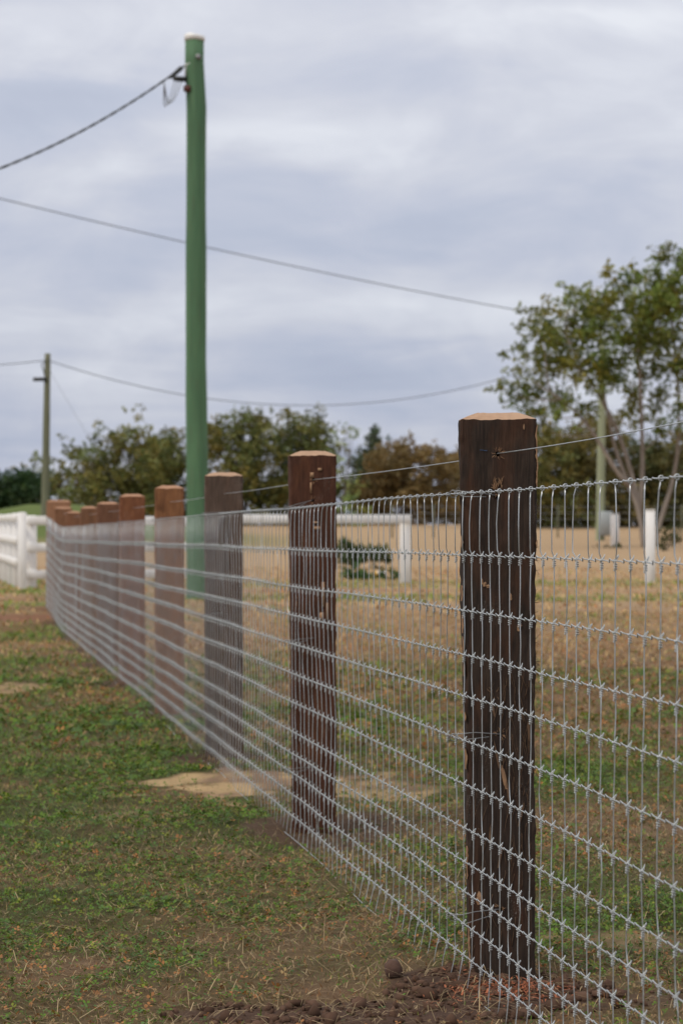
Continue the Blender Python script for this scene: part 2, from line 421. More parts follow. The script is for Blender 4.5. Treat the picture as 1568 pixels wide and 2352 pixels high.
M_gpole = pole_mat('green_treated_pole', (0.058, 0.138, 0.068), (0.088, 0.190, 0.092), (0.095, 0.105, 0.060))
M_opole = pole_mat('weathered_olive_pole', (0.115, 0.125, 0.075), (0.18, 0.18, 0.115), (0.09, 0.085, 0.055))
M_ppole = pole_mat('pale_green_pole', (0.23, 0.27, 0.17), (0.33, 0.36, 0.24), (0.2, 0.22, 0.15))
M_cap = simple('tin_cap', (0.80, 0.79, 0.76), 0.5, 0.0, 0.2, 15)
M_black = simple('black_fitting', (0.018, 0.02, 0.02), 0.5, 0, 0.2, 20)
M_red = simple('rusty_red_fitting', (0.10, 0.025, 0.02), 0.6, 0, 0.3, 30)
M_cable = simple('grey_cable', (0.085, 0.095, 0.105), 0.6, 0, 0.2, 3)
M_box = simple('grey_meter_box', (0.30, 0.33, 0.34), 0.55, 0.1, 0.1, 4)
M_trunk = pole_mat('pale_gum_bark', (0.22, 0.185, 0.155), (0.32, 0.275, 0.235), (0.16, 0.13, 0.11))
M_dtrunk = pole_mat('dark_tree_bark', (0.07, 0.055, 0.045), (0.11, 0.09, 0.07), (0.05, 0.04, 0.03))

# ------------------------------------------------------------------ ground sheet
def axis(near, step, far, n):
    a = np.arange(0, near, step)
    g = np.geomspace(step, far - near, n); g = near + np.cumsum(np.diff(np.concatenate([[0], g])))
    return np.concatenate([a, g])
ax = axis(2.6, 0.032, 2500, 60); xs = np.unique(np.concatenate([-ax, ax]))
yb = -np.geomspace(0.3, 600, 25)[::-1] + 4.2
ys = np.unique(np.concatenate([yb, np.arange(4.3, 13, 0.036), np.geomspace(13, 170, 210), np.geomspace(175, 3500, 40)]))
GX, GY = np.meshgrid(xs, ys)
GZ = H(GX, GY) + Hmicro(GX, GY)
def ground_col(x, y):
    dry = Dry(x, y)[..., None]; dirt = Dirt(x, y)[..., None]; sand = Sand(x, y)[..., None]; red = Red(x, y)[..., None]
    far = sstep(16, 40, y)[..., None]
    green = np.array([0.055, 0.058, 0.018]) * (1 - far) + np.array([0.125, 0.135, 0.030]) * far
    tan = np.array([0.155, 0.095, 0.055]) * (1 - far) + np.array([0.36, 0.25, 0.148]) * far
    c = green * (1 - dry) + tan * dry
    sv = sstep(0.40, 0.66, fbm(x * 9.0, y * 3.5, 64, 5))[..., None]
    c = c * (1 - sand) + (np.array([0.46, 0.32, 0.17]) * (1 - sv) + np.array([0.24, 0.155, 0.10]) * sv) * sand
    c = c * (1 - dirt) + np.array([0.085, 0.050, 0.035]) * dirt
    c = c * (1 - red) + np.array([0.20, 0.088, 0.052]) * red
    hill = np.clip(np.exp(-(((x + 13.5) / 8.0) ** 2 + ((y - 108) / 13.0) ** 2)) * 2.2, 0, 1)[..., None]
    c = c * (1 - hill) + np.array([0.10, 0.135, 0.035]) * hill
    return c
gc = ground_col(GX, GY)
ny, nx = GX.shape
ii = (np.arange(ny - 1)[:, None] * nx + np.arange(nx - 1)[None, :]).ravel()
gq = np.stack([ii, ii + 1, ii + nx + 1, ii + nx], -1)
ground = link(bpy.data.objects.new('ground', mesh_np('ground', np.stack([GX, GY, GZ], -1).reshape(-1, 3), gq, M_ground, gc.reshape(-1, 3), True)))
tag(ground, kind='structure')
def GH(x, y): return H(x, y) + Hmicro(x, y)

# ------------------------------------------------------------------ fence posts
def make_post(i, rel, w_, dep, h, mat, cutm, yaw_off=0.026, nw=14, nd_=8, nz=90, lean=0.0, taper=0.0, wob=0.004, label='', inset=0.042, holes=(), seed=0):
    Y = rel * 5.84; X = float(fence_x(Y)) + 0.004
    ray = X / Y - yaw_off
    fw = Vector((ray, 1, 0)).normalized()
    rz = math.atan2(-fw.x, fw.y)
    z0 = float(H(X, Y))
    root = empty('fence_post', (X, Y, z0), rz)
    tag(root, label, 'fence post', 'timber posts of the wire mesh fence')
    # outline of the section, corners softened
    b = 0.006
    def line(a, c, n): return [(a[0] + (c[0] - a[0]) * k / n, a[1] + (c[1] - a[1]) * k / n) for k in range(n)]
    sec = line((b, 0), (w_ - b, 0), nw) + line((w_ - b, 0), (w_, b), 1) + line((w_, b), (w_, dep - b), nd_) + line((w_, dep - b), (w_ - b, dep), 1) + \
          line((w_ - b, dep), (b, dep), nw) + line((b, dep), (0, dep - b), 1) + line((0, dep - b), (0, b), nd_) + line((0, b), (b, 0), 1)
    S = np.array(sec); ns = len(S)
    zs = np.concatenate([[-0.30], np.linspace(-0.04, h, nz)])
    cxy = np.array([w_ / 2, dep / 2])
    V = np.zeros((len(zs), ns, 3))
    for zi, z in enumerate(zs):
        tz = max(0, z) / h
        for k in range(ns):
            x, y = S[k]
            nx_, ny_ = x - cxy[0], y - cxy[1]
            l = math.hypot(nx_ / w_, ny_ / dep)
            ex = (1 if x > w_ - b * 1.1 else (-1 if x < b * 1.1 else 0)); ey = (1 if y > dep - b * 1.1 else (-1 if y < b * 1.1 else 0))
            q = Vector((x * 9 + seed * 3.7, y * 9 + seed, z * 4.0))
            d = wob * mnoise.noise(q) + wob * 0.55 * mnoise.noise(Vector((x * 30 + seed, y * 30, z * 16))) + wob * 0.35 * mnoise.noise(Vector((x * 120 + seed, y * 120, z * 22)))
            if ex: d += wob * 0.5 * mnoise.noise(Vector((ex * 5 + seed, 3, z * 40)))
            xx = x + ex * d; yy = y + ey * d
            xx = xx + (1 - tz) * (lean + taper * (1 - x / w_))
            V[zi, k] = (xx, yy, z)
    topz = np.array([0.0022 * mnoise.noise(Vector((S[k, 0] * 22 + seed, S[k, 1] * 22, 5))) + 0.0016 * mnoise.noise(Vector((S[k, 0] * 70 + seed, S[k, 1] * 70, 9))) for k in range(ns)]) * 1.8
    V[-1, :, 2] += topz
    nzz = len(zs)
    a = np.arange(nzz - 1)[:, None]; j = np.arange(ns)[None, :]; k = (j + 1) % ns
    q = np.stack([a * ns + j, a * ns + k, (a + 1) * ns + k, (a + 1) * ns + j], -1).reshape(-1, 4)
    mb = MB(); mb.add(V.reshape(-1, 3), q, polys=[list(range(ns))[::-1], [(nzz - 1) * ns + t for t in range(ns)]])
    shaft = mb.build('shaft', mat, root)
    if holes:
        cut = MB()
        for hx, hz, hr in holes: cut.tube([(hx, -0.03, hz), (hx + 0.002, 0.055, hz - 0.002)], hr, 10)
        co = cut.build('hole_cutter', M_hole)
        co.matrix_world = root.matrix_world.copy() if False else Matrix.Identity(4)
        shaft.parent = None
        md = shaft.modifiers.new('holes', 'BOOLEAN'); md.operation = 'DIFFERENCE'; md.object = co; md.solver = 'EXACT'
        bpy.context.view_layer.update()
        dg = bpy.context.evaluated_depsgraph_get()
        nm = bpy.data.meshes.new_from_object(shaft.evaluated_get(dg))
        shaft.modifiers.clear(); old = shaft.data; shaft.data = nm; nm.name = 'shaft'
        bpy.data.objects.remove(co); shaft.parent = root
    for pl in shaft.data.polygons: pl.use_smooth = False
    # chamfered sawn top
    top = V[-1].copy()
    mid = top.copy(); fx = (w_ - 2 * inset) / w_; fy = max(0.3, (dep - 2 * min(inset, dep * 0.3)) / dep)
    mid[:, 0] = w_ / 2 + (top[:, 0] - w_ / 2) * fx; mid[:, 1] = dep / 2 + (top[:, 1] - dep / 2) * fy
    mid[:, 2] = h + 0.0185 + 0.4 * topz
    tb = MB()
    half = top * 0.5 + mid * 0.5; half[:, 2] += 0.0012
    R3 = np.stack([top, half, mid]); R3[0, :, 2] += 0.0004
    a = np.arange(2)[:, None]
    q = np.stack([a * ns + j, a * ns + k, (a + 1) * ns + k, (a + 1) * ns + j], -1).reshape(-1, 4)
    tb.add(R3.reshape(-1, 3), q, polys=[[2 * ns + t for t in range(ns)]])
    tb.build('sawn_top', cutm, root)
    return root, V, zs

POSTS = []
pdefs = [
 dict(w_=0.184, dep=0.15, h=1.352, mat=bark('bark_black_brown', (0.023, 0.0165, 0.0135), (0.056, 0.037, 0.027), (0.105, 0.042, 0.020), 0.42, chipamt=0.73), cutm=M_cut, nw=34, nd_=16, nz=230, taper=0.027, wob=0.0045,
      label='nearest timber post, black-brown bark face with pale chamfered top', holes=[(0.092, 1.270, 0.0062), (0.088, 1.168, 0.0065), (0.098, 0.592, 0.0055), (0.098, 0.170, 0.0055)]),
 dict(w_=0.168, dep=0.15, h=1.362, mat=bark('bark_red_brown', (0.050, 0.022, 0.014), (0.105, 0.042, 0.024), (0.15, 0.060, 0.028), 0.5, chip=(0.36, 0.18, 0.09), chipamt=0.70), cutm=M_cut, nw=20, nd_=10, nz=130, wob=0.0042, taper=0.012,
      label='dark red-brown timber post, second from the right', holes=[(0.085, 1.275, 0.006), (0.082, 1.20, 0.006)]),
 dict(w_=0.181, dep=0.15, h=1.360, mat=bark('bark_grey_brown', (0.072, 0.048, 0.037), (0.14, 0.094, 0.070), (0.15, 0.085, 0.055), 0.3, chipamt=0.74), cutm=M_cut, nz=90,
      label='grey-brown timber post, third from the right, just right of the green pole'),
 dict(w_=0.173, dep=0.15, h=1.356, mat=bark('bark_orange', (0.16, 0.070, 0.034), (0.30, 0.135, 0.060), (0.28, 0.12, 0.05), 0.5, chipamt=0.72), cutm=M_cut2, nz=70,
      label='orange-brown timber post with dark streak, just left of the green pole'),
 dict(w_=0.181, dep=0.15, h=1.357, mat=bark('bark_rust', (0.14, 0.054, 0.028), (0.26, 0.105, 0.050), (0.24, 0.10, 0.045), 0.5, chipamt=0.74), cutm=M_cut2, nz=60,
      label='rusty brown timber post, second left of the green pole'),
 dict(w_=0.184, dep=0.15, h=1.338, mat=bark('bark_dull_red', (0.12, 0.056, 0.034), (0.22, 0.105, 0.060), (0.19, 0.085, 0.05), 0.5, chipamt=0.76), cutm=M_cut2, nw=10, nd_=6, nz=40,
      label='dull red-brown timber post, third left of the green pole'),
 dict(w_=0.158, dep=0.15, h=1.332, mat=bark('bark_tan_brown', (0.15, 0.075, 0.042), (0.25, 0.125, 0.07), (0.26, 0.12, 0.06), 0.5, chipamt=0.76), cutm=M_cut2, nw=10, nd_=6, nz=40,
      label='tan-brown timber post, fourth left of the green pole'),
 dict(w_=0.150, dep=0.15, h=1.315, mat=bark('bark_brown_far', (0.16, 0.075, 0.042), (0.26, 0.125, 0.068), (0.27, 0.12, 0.06), 0.5, chipamt=0.78), cutm=M_cut2, nw=8, nd_=5, nz=30,
      label='small far timber post, third from the left end of the fence'),
 dict(w_=0.200, dep=0.15, h=1.325, mat=bark('bark_brown_far_wide', (0.16, 0.078, 0.043), (0.26, 0.13, 0.07), (0.27, 0.12, 0.06), 0.5, chipamt=0.78), cutm=M_cut2, nw=8, nd_=5, nz=30,
      label='far timber post overlapping the tall end post'),
 dict(w_=0.295, dep=0.24, h=1.36, mat=bark('bark_end_post', (0.25, 0.13, 0.075), (0.36, 0.195, 0.11), (0.38, 0.19, 0.10), 0.4, chipamt=0.78), cutm=M_cut2, nw=10, nd_=6, nz=30,
      label='widest and tallest timber end post, at the far left end of the mesh'),
]
for i, (rel, d) in enumerate(zip(POST_REL, pdefs)):
    POSTS.append(make_post(i, rel, seed=i + 1, **d))

# torn wood and fibres on the two near posts
def fibre(mb, p0, d0, ln, wd, curl=0.4):
    p = np.array(p0, float); d = np.array(d0, float); d /= np.linalg.norm(d)
    pts = []
    cv = np.array([random.uniform(-1, 1), random.uniform(-0.6, 0.1), random.uniform(-1, 1)]) * curl
    for s in range(5):
        pts.append(p.copy()); p = p + d * ln / 4; d = d + cv * 0.25; d /= np.linalg.norm(d)
    mb.tube(pts, [wd, wd * 0.9, wd * 0.75, wd * 0.5, wd * 0.15], 3)
p1, V1, Z1 = POSTS[0]
def face_y(x, z, V, zs, w_):
    zi = int(np.argmin(abs(zs - z))); row = V[zi]; fr = row[row[:, 1] < 0.02]
    return float(fr[np.argmin(abs(fr[:, 0] - x)), 1])
def burst(mb, x, z, n, ln, V, zs, w_):
    for _ in range(n):
        a = random.uniform(0, 2 * math.pi); r = random.uniform(0.004, 0.009)
        xx = x + math.cos(a) * r; zz_ = z + math.sin(a) * r
        fibre(mb, (xx, face_y(xx, zz_, V, zs, w_) + 0.001, zz_), (math.cos(a), -0.35, math.sin(a)), random.uniform(0.4, 1) * ln, random.uniform(0.0006, 0.0014), 0.9)
fm = MB(); cm = MB()
for hx, hz, n, ln in ((0.092, 1.270, 14, 0.018), (0.090, 1.178, 12, 0.016), (0.098, 0.592, 16, 0.014), (0.098, 0.170, 12, 0.014), (0.085, 0.69, 5, 0.02)):
    burst(cm, hx, hz, n, ln, V1, Z1, 0.184)
for k in range(26):        # tuft above the second hole
    x = 0.092 + random.uniform(-0.010, 0.012); z = 1.183 + random.uniform(0, 0.022)
    fibre(cm, (x, face_y(x, z, V1, Z1, .184) - 0.0005, z), (random.uniform(-0.6, 0.6), -0.25, 1), random.uniform(0.006, 0.018), 0.0011, 1.0)
def flap(mb, x, z, wd, ht, lift=0.003):
    """a torn sliver of bark, thin and wedge shaped, standing a little off the face"""
    y = face_y(x, z, V1, Z1, .184)
    n = 5; L_, R_ = [], []
    sk = random.uniform(-0.25, 0.25)
    for s in range(n + 1):
        f = s / n; ww = wd * (math.sin(math.pi * min(1, 0.12 + f * 0.88)) ** 0.6) * random.uniform(0.7, 1.1)
        zc = z + ht * (f - 0.5); xc = x + sk * ht * (f - 0.5)
        yy = y - 0.0012 - lift * abs(f - 0.3) * 1.3
        L_.append((xc - ww / 2, yy, zc)); R_.append((xc + ww / 2, yy + 0.0004, zc))
    v = np.array(L_ + R_ + [(a, b + 0.0016, c) for a, b, c in L_ + R_])
    m_ = n + 1; q = []
    for s in range(n):
        q += [[s, s + m_, s + m_ + 1, s + 1], [2 * m_ + s + 1, 3 * m_ + s + 1, 3 * m_ + s, 2 * m_ + s],
              [s, s + 1, 2 * m_ + s + 1, 2 * m_ + s], [m_ + s + 1, m_ + s, 3 * m_ + s, 3 * m_ + s + 1]]
    mb.add(v, q)
for _ in range(150):       # stringy bark down the right-hand side and low on the face
    if random.random() < 0.7: x = random.uniform(0.105, 0.178); z = random.choice([random.uniform(0.45, 0.72), random.uniform(0.25, 0.72)])
    else: x = random.uniform(0.03, 0.16); z = random.uniform(0.06, 0.75)
    fibre(fm, (x, face_y(x, z, V1, Z1, .184) - 0.0008, z), (random.uniform(-0.35, 0.35), -0.05, random.choice((-1, 1))), random.uniform(0.02, 0.07), random.uniform(0.0005, 0.0011), 0.35)
for _ in range(46):        # whiskers on the right edge
    z = random.choice([random.uniform(0.3, 1.3), random.uniform(0.86, 1.05), 1.14 + random.uniform(-0.01, 0.01), 0.76 + random.uniform(-0.02, 0.02)])
    zi = int(np.argmin(abs(Z1 - z))); x = V1[zi][:, 0].max()
    fibre(fm, (x - 0.003, 0.012, z), (random.uniform(0.3, 1.0), random.uniform(-0.6, 0.3), random.uniform(-1, 1)), random.uniform(0.008, 0.024), random.uniform(0.0005, 0.0010), 0.8)
for x, z, a, b in ((0.062, 0.955, 0.010, 0.012), (0.070, 0.950, 0.012, 0.009), (0.055, 0.962, 0.006, 0.016), (0.124, 0.925, 0.007, 0.018), (0.146, 0.855, 0.012, 0.007), (0.142, 0.848, 0.006, 0.014),
                   (0.080, 0.66, 0.008, 0.05), (0.108, 0.49, 0.010, 0.06), (0.118, 0.455, 0.009, 0.05), (0.05, 0.20, 0.014, 0.03), (0.045, 0.19, 0.010, 0.02), (0.09, 0.545, 0.006, 0.07), (0.10, 0.30, 0.008, 0.06), (0.075, 0.35, 0.006, 0.05),
                   (0.156, 1.335, 0.004, 0.014), (0.168, 0.60, 0.008, 0.05), (0.150, 0.40, 0.007, 0.06)):
    flap(cm if z > 0.8 or a > 0.0095 else fm, x, z, a, b)
for _ in range(34):
    left = random.random() < 0.68
    z = random.choice([random.uniform(0.02, 1.3), random.uniform(0.02, 0.35), random.uniform(0.5, 1.0)]) if left else random.uniform(1.05, 1.34)
    zi = int(np.argmin(abs(Z1 - z))); row = V1[zi]; xe = row[:, 0].min() if left else row[:, 0].max()
    hh = random.uniform(0.015, 0.055); wd_ = random.uniform(0.0022, 0.0050)
    sg = 1 if left else -1; n = 5; lv = []
    for q in range(n + 1):
        zz_ = z + hh * (q / n - 0.5); rw = V1[int(np.argmin(abs(Z1 - zz_)))]; xq = rw[:, 0].min() if left else rw[:, 0].max()
        wq = wd_ * math.sin(math.pi * (0.12 + 0.76 * q / n)) * random.uniform(0.5, 1.2)
        lv += [(xq - sg * 0.0012, 0.010, zz_), (xq - sg * 0.0006, 0.0005, zz_), (xq + sg * wq, -0.0016, zz_), (xq + sg * wq * 0.8, 0.008, zz_)]
    qs = [[4 * q + k, 4 * q + (k + 1) % 4, 4 * q + 4 + (k + 1) % 4, 4 * q + 4 + k] for q in range(n) for k in range(4)]
    cm.add(lv, qs)
sh1 = [c for c in p1.children if c.name.startswith('shaft')][0]
tag(fm.build('bark_fibres', M_fibre, sh1), kind='stuff')
tag(cm.build('torn_wood', M_chip, sh1), kind='stuff')
# short blue chalk dash
cb = MB(); 
for k in range(4): cb.box((0.052 + k * 0.0045, face_y(0.055, 1.277, V1, Z1, .184) - 0.0012, 1.2785 - 0.0006 * k + 0.0004 * (k % 2)), (0.0040, 0.0008, 0.0013), 0)
cb.build('chalk_mark', simple('blue_chalk', (0.04, 0.10, 0.22), 0.9, 0, 0.4, 300), sh1)
p2, V2, Z2 = POSTS[1]
c2 = MB()
for hx, hz, n, ln in ((0.085, 1.275, 12, 0.018), (0.082, 1.20, 10, 0.014)): burst(c2, hx, hz, n, ln, V2, Z2, 0.168)
def flap2(x, z, a, b):
    y = face_y(x, z, V2, Z2, .168)
    c2.box((x, y - 0.001, z), (a, 0.003, b), random.uniform(-0.05, 0.05))
for x, z, a, b in ((0.108, 1.312, 0.014, 0.010), (0.080, 1.292, 0.013, 0.018), (0.076, 1.245, 0.006, 0.04), (0.092, 1.12, 0.016, 0.008), (0.098, 1.10, 0.022, 0.012), (0.12, 0.86, 0.010, 0.09), (0.135, 0.80, 0.008, 0.06), (0.115, 0.78, 0.014, 0.03)):
    flap2(x, z, a, b)
sh2 = [c for c in p2.children if c.name.startswith('shaft')][0]
tag(c2.build('torn_wood', M_chip, sh2), kind='stuff')

# ------------------------------------------------------------------ wire mesh
ROWS = [0.0, 0.075, 0.147, 0.224, 0.298, 0.376, 0.481, 0.584, 0.690, 0.790, 0.895, 1.025, 1.172]
mesh_root = empty('wire_mesh_fence', (float(fence_x(YS)), YS, 0.0))
tag(mesh_root, 'galvanised knotted wire mesh stretched along the row of timber posts', 'wire fence')
MO = np.array(mesh_root.location)
yc = [YS]
while yc[-1] < YE: yc.append(yc[-1] + 0.0925 * random.uniform(0.93, 1.07))
yc = np.array(yc[:300]); NC = len(yc)
U3 = np.array([-FS, -1.0, 0]); U3 /= np.linalg.norm(U3)        # along the fence towards the camera
N3 = np.array([-1.0, FS, 0]); N3 /= np.linalg.norm(N3)          # out to the camera side
def postpull(Y):  # sag of the top strand between posts
    return 0.0
def knot_pos(y, r):
    """place of the crossing of column y and row r"""
    z = ROWS[r]
    off = 0.012 * (fbm(np.array([y * 0.8]), np.array([z * 2.2]), 71, 3)[0] - 0.5) * 2
    # pulled in tight at posts
    tight = min(1.0, min(abs(y - q * 5.84) for q in POST_REL) / 0.5)
    off = off * tight + 0.004
    dz = 0.006 * (fbm(np.array([y * 0.6]), np.array([r * 3.0]), 73, 2)[0] - 0.5) * 2
    du = 0.010 * (fbm(np.array([y * 3.0]), np.array([z * 3.0]), 75, 2)[0] - 0.5) * 2
    if r == 0: dz += 0.010 * (fbm(np.array([y * 2.1]), np.array([0.0]), 79, 2)[0] - 0.5); off += 0.03 * (fbm(np.array([y * 1.7]), np.array([3.0]), 77, 2)[0] - 0.3)
    X = float(fence_x(y))
    p = np.array([X, y, float(H(X, y)) + z + dz]) + N3 * off + U3 * du
    return p
KP = np.array([[knot_pos(y, r) for r in range(13)] for y in yc])      # (NC,13,3)
RW = 0.00130
# line wires, crimped between the knots
for r in range(13):
    pts = []
    for c in range(NC - 1):
        a, b = KP[c, r], KP[c + 1, r]
        if yc[c] < 14:
            amp = 0.0035 if r not in (12, 0) else 0.0018
            ph = random.uniform(0.42, 0.62)
            for f, o in ((0, 0), (0.22, 0.05), (ph - 0.16, 0.25), (ph - 0.07, 1.0), (ph + 0.05, -1.0), (ph + 0.14, -0.2)):
                pts.append(a + (b - a) * f + np.array([0, 0, amp * o]) + N3 * amp * 0.5 * o)
        else:
            pts.append(a)
    pts.append(KP[-1, r])
    mb = MB(); mb.tube(np.array(pts) - MO, RW * (1.0 if r not in (0, 12) else 1.15), 5)
    mb.build('line_wire', M_wire, mesh_root, True)
# upright wires, each slightly bent its own way, with a wrap round the top strand
for c in range(NC):
    near = yc[c] < 11
    pts = []
    for r in range(13):
        a = KP[c, r]
        if r == 12: pts.append(a + np.array([0, 0, -0.004])); break
        b = KP[c, r + 1]
        pts.append(a)
        if near:
            au = random.gauss(0, 0.0035 if r < 11 else 0.006); an = random.gauss(0, 0.0010 if r < 11 else 0.0018)
            if random.random() < 0.06: au *= 2.5; an *= 2.5
            if r == 11:
                an = random.gauss(0.0040, 0.0016)
                for f, g in ((0.10, 1.0), (0.5, 1.05 + random.gauss(0, 0.15)), (0.86, 0.55)): pts.append(a + (b - a) * f + U3 * au * g + N3 * an * g)
                continue
            for f, g in ((0.18, 0.6), (0.5, 1.0), (0.82, 0.7)):
                pts.append(a + (b - a) * f + U3 * au * g + N3 * an * g)
    if near:
        top = KP[c, 12]
        for k in range(9):
            an_ = -math.pi / 2 + k / 8 * 2 * math.pi * 1.1
            pts.append(top + np.array([0, 0, 0.0048 * math.sin(an_)]) + N3 * (-0.0048 * math.cos(an_)) + U3 * (0.0005 * k))
    mb = MB(); mb.tube(np.array(pts) - MO, RW * 0.95, 5 if near else 4)
    mb.build('upright_wire', M_wire, mesh_root, True)
# knots: a hooked prong above the strand and a coil round the upright below it
def knot_mb(hi=True, seed=0):
    rr = random.Random(seed); mb = MB()
    turns = 3.0; n = int(turns * (9 if hi else 5)); pts = []
    # local axes: x towards screen right (-N), y along the fence, z up
    pts += [(0.0068, -0.002, 0.0122 + rr.uniform(-.001, .001)), (0.0035, -0.0035, 0.0075), (-0.0015, -0.0042, 0.0025), (-0.0048, -0.0030, -0.0020)]
    for k in range(n + 1):
        t = k / n; a = math.pi * 1.0 + t * turns * 2 * math.pi
        rad = 0.0037
        pts.append((rad * math.cos(a), -rad * math.sin(a) * -1, -0.0045 - 0.0150 * t))
    pts.append((pts[-1][0] + 0.002, pts[-1][1] - 0.001, pts[-1][2] - 0.0028))
    mb.tube(pts, ([0.0010, 0.0012, 0.0013, 0.0013] + [0.00115] * (len(pts) - 4)) if hi else 0.0017, 5 if hi else 3)
    # second strand: over the line wire and back
    p2_ = [(-0.0072, -0.0006, 0.0006), (-0.0042, -0.0034, -0.0008), (-0.0004, -0.0048, -0.0010), (0.0030, -0.0036, 0.0026), (0.0052, -0.0016, 0.0072), (0.0072, -0.0004, 0.0104)]
    mb.tube(p2_, 0.00120 if hi else 0.0017, 5 if hi else 3)
    return mb
kvars = [knot_mb(True, s).mesh('knot', M_wire, True) for s in range(4)]
lo = knot_mb(False, 9); lo_v = np.concatenate(lo.v); lo_q = np.concatenate(lo.q)
mid_ = knot_mb(True, 5); mid_v = np.concatenate(mid_.v); mid_q = np.concatenate(mid_.q)
BAS = np.stack([-N3, -U3, np.array([0, 0, 1.0])], 1)      # columns: local x, y, z
# the 300 largest in view
cand = []
for c in range(NC):
    for r in range(1, 12):
        p = KP[c, r]; px_ = 784 + p[0] / p[1] * FP; py_ = 1232 - (p[2] - HC) / p[1] * FP
        cand.append((c, r, p, -20 < px_ < 1600 and py_ < 2380, p[1]))
vis = sorted([k for k in cand if k[3]], key=lambda k: k[4])
pick = {(k[0], k[1]) for k in vis[:300]}
RB = Matrix([list(BAS[0]) + [0], list(BAS[1]) + [0], list(BAS[2]) + [0], [0, 0, 0, 1]])
stuffV, stuffQ, sn = [], [], 0
for c, r, p, v_, y in cand:
    tw = random.gauss(0, 0.25)
    if (c, r) in pick:
        o = bpy.data.objects.new('knot', kvars[random.randrange(4)])
        o.matrix_local = Matrix.Translation(Vector(p - MO)) @ RB @ Matrix.Rotation(tw, 4, 'Z') @ Matrix.Scale(0.86, 4)
        link(o, mesh_root)
    else:
        sv, sq = (mid_v * 0.86, mid_q) if y < 10.5 else (lo_v * 0.86, lo_q)
        ct, st_ = math.cos(tw), math.sin(tw)
        vv = np.stack([sv[:, 0] * ct - sv[:, 1] * st_, sv[:, 0] * st_ + sv[:, 1] * ct, sv[:, 2]], -1) @ BAS.T + p - MO
        stuffV.append(vv); stuffQ.append(sq + sn); sn += len(vv)
o = link(bpy.data.objects.new('knots', mesh_np('knots', np.concatenate(stuffV), np.concatenate(stuffQ), M_wire, None, True)), mesh_root)
tag(o, kind='stuff')

# tie wires from the mesh into the holes of the two near posts
def world_pt(root, x, y, z):
    q = Matrix.Translation(root.location) @ Matrix.Rotation(root.rotation_euler.z, 4, 'Z') @ Vector((x, y, z)); return np.array(q)
def nearest_row_pt(Y, r):
    c = int(np.argmin(abs(yc - Y))); return KP[c, r]
def tie(root, hole, r, up, dn):
    h0 = world_pt(root, hole[0], 0.02, hole[1]); h1 = world_pt(root, hole[0], -0.006, hole[1] + 0.001)
    Y0 = root.location.y - 0.02
    k0 = KP[int(np.argmin(abs(yc - Y0))), r]
    ctr = k0 + np.array([-0.004, 0, 0])
    pts = [h0, h1]
    m = h1 * 0.45 + ctr * 0.55 + np.array([0, -0.02, 0.010 * up]); pts.append(m)
    m = h1 * 0.15 + ctr * 0.85 + np.array([0, -0.03, 0.010 * up]); pts.append(m)
    for k in range(10):
        a = math.pi * 0.35 + k / 9 * math.pi * 2.2
        pts.append(ctr + np.array([0.010 * math.cos(a) - 0.002, 0.012 * (k / 9 - 0.5), 0.009 * math.sin(a)]))
    e = ctr + np.array([0.020, -0.03, -0.012 * dn]); pts.append(e)
    pts.append(h1 * 0.75 + ctr * 0.25 + np.array([0, -0.025, -0.008 * dn])); 
    mb = MB(); mb.tube(np.array(pts) - MO, 0.00125, 5); mb.build('tie_wire', M_tie, mesh_root, True)
tie(p1, (0.088, 1.168), 12, 0.6, 0.6); tie(p1, (0.098, 0.592), 7, 1.0, 0.3); tie(p1, (0.098, 0.170), 2, 0.8, 1.0)
tie(p2, (0.082, 1.20), 12, 0.4, 0.2)
for pi_, rr_ in ((1, 8), (1, 3), (2, 12), (2, 8), (3, 12), (4, 12)):
    rt_ = POSTS[pi_][0]; tie(rt_, (0.085, ROWS[rr_] + 0.012), rr_, 0.6, 0.4)

# plain strand through the post centres above the mesh
ps = []
for (root, V, zs), d in zip(POSTS, pdefs):
    wv = d['w_'] * 0.5; z = (1.270 if root is p1 else 1.275)
    ps.append((world_pt(root, wv, 0.0, z), world_pt(root, wv, d['dep'], z)))
pts = [np.array([0.092 + 0.2797 + 0.0 - FS * 3.2, 2.6, 1.318]), np.array([0.092 + 0.2797 - FS * 1.6, 4.2, 1.288])]
a0 = ps[0][0]; pts = [a0 + np.array([-FS, -1, 0]) * 3.2 + np.array([0.02, 0, 0.030]), a0 + np.array([-FS, -1, 0]) * 1.6 + np.array([0.01, 0, 0.010])]
for a, b in ps: pts += [a, b]
pts2 = []
for a, b in zip(pts[:-1], pts[1:]):
    n = 6
    for k in range(n):
        f = k / n; s = -0.004 * 4 * f * (1 - f) if np.linalg.norm(b - a) > 1 else 0
        pts2.append(a + (b - a) * f + np.array([0, 0, s]))
pts2.append(pts[-1])
mb = MB(); mb.tube(pts2, 0.00135, 6)
so_ = mb.build('plain_wire_strand', M_wire, None, True)
tag(so_, 'single plain wire strand running through holes near the post tops', 'wire')

# ------------------------------------------------------------------ overhead poles and cables
def wobbly_pole(name, X, Y, base, top, rb, rt, mat, label, crook, capped=True, parts=None, group='power poles'):
    root = empty(name, (X, Y, base)); tag(root, label, 'power pole', group)
    n = 26; pts, rad = [], []
    for k in range(n + 1):
        f = k / n; z = -0.5 + (top - base + 0.5) * f
        ox = np.interp(f, [c[0] for c in crook], [c[1] for c in crook])
        pts.append((ox, 0.02 * math.sin(f * 7), z)); rad.append((rb + (rt - rb) * f) * (1 + 0.02 * math.sin(f * 23) + 0.012 * math.sin(f * 51)))
    mb = MB(); mb.tube(pts, rad, 20); mb.build('shaft', mat, root, True)
    return root, pts, rad
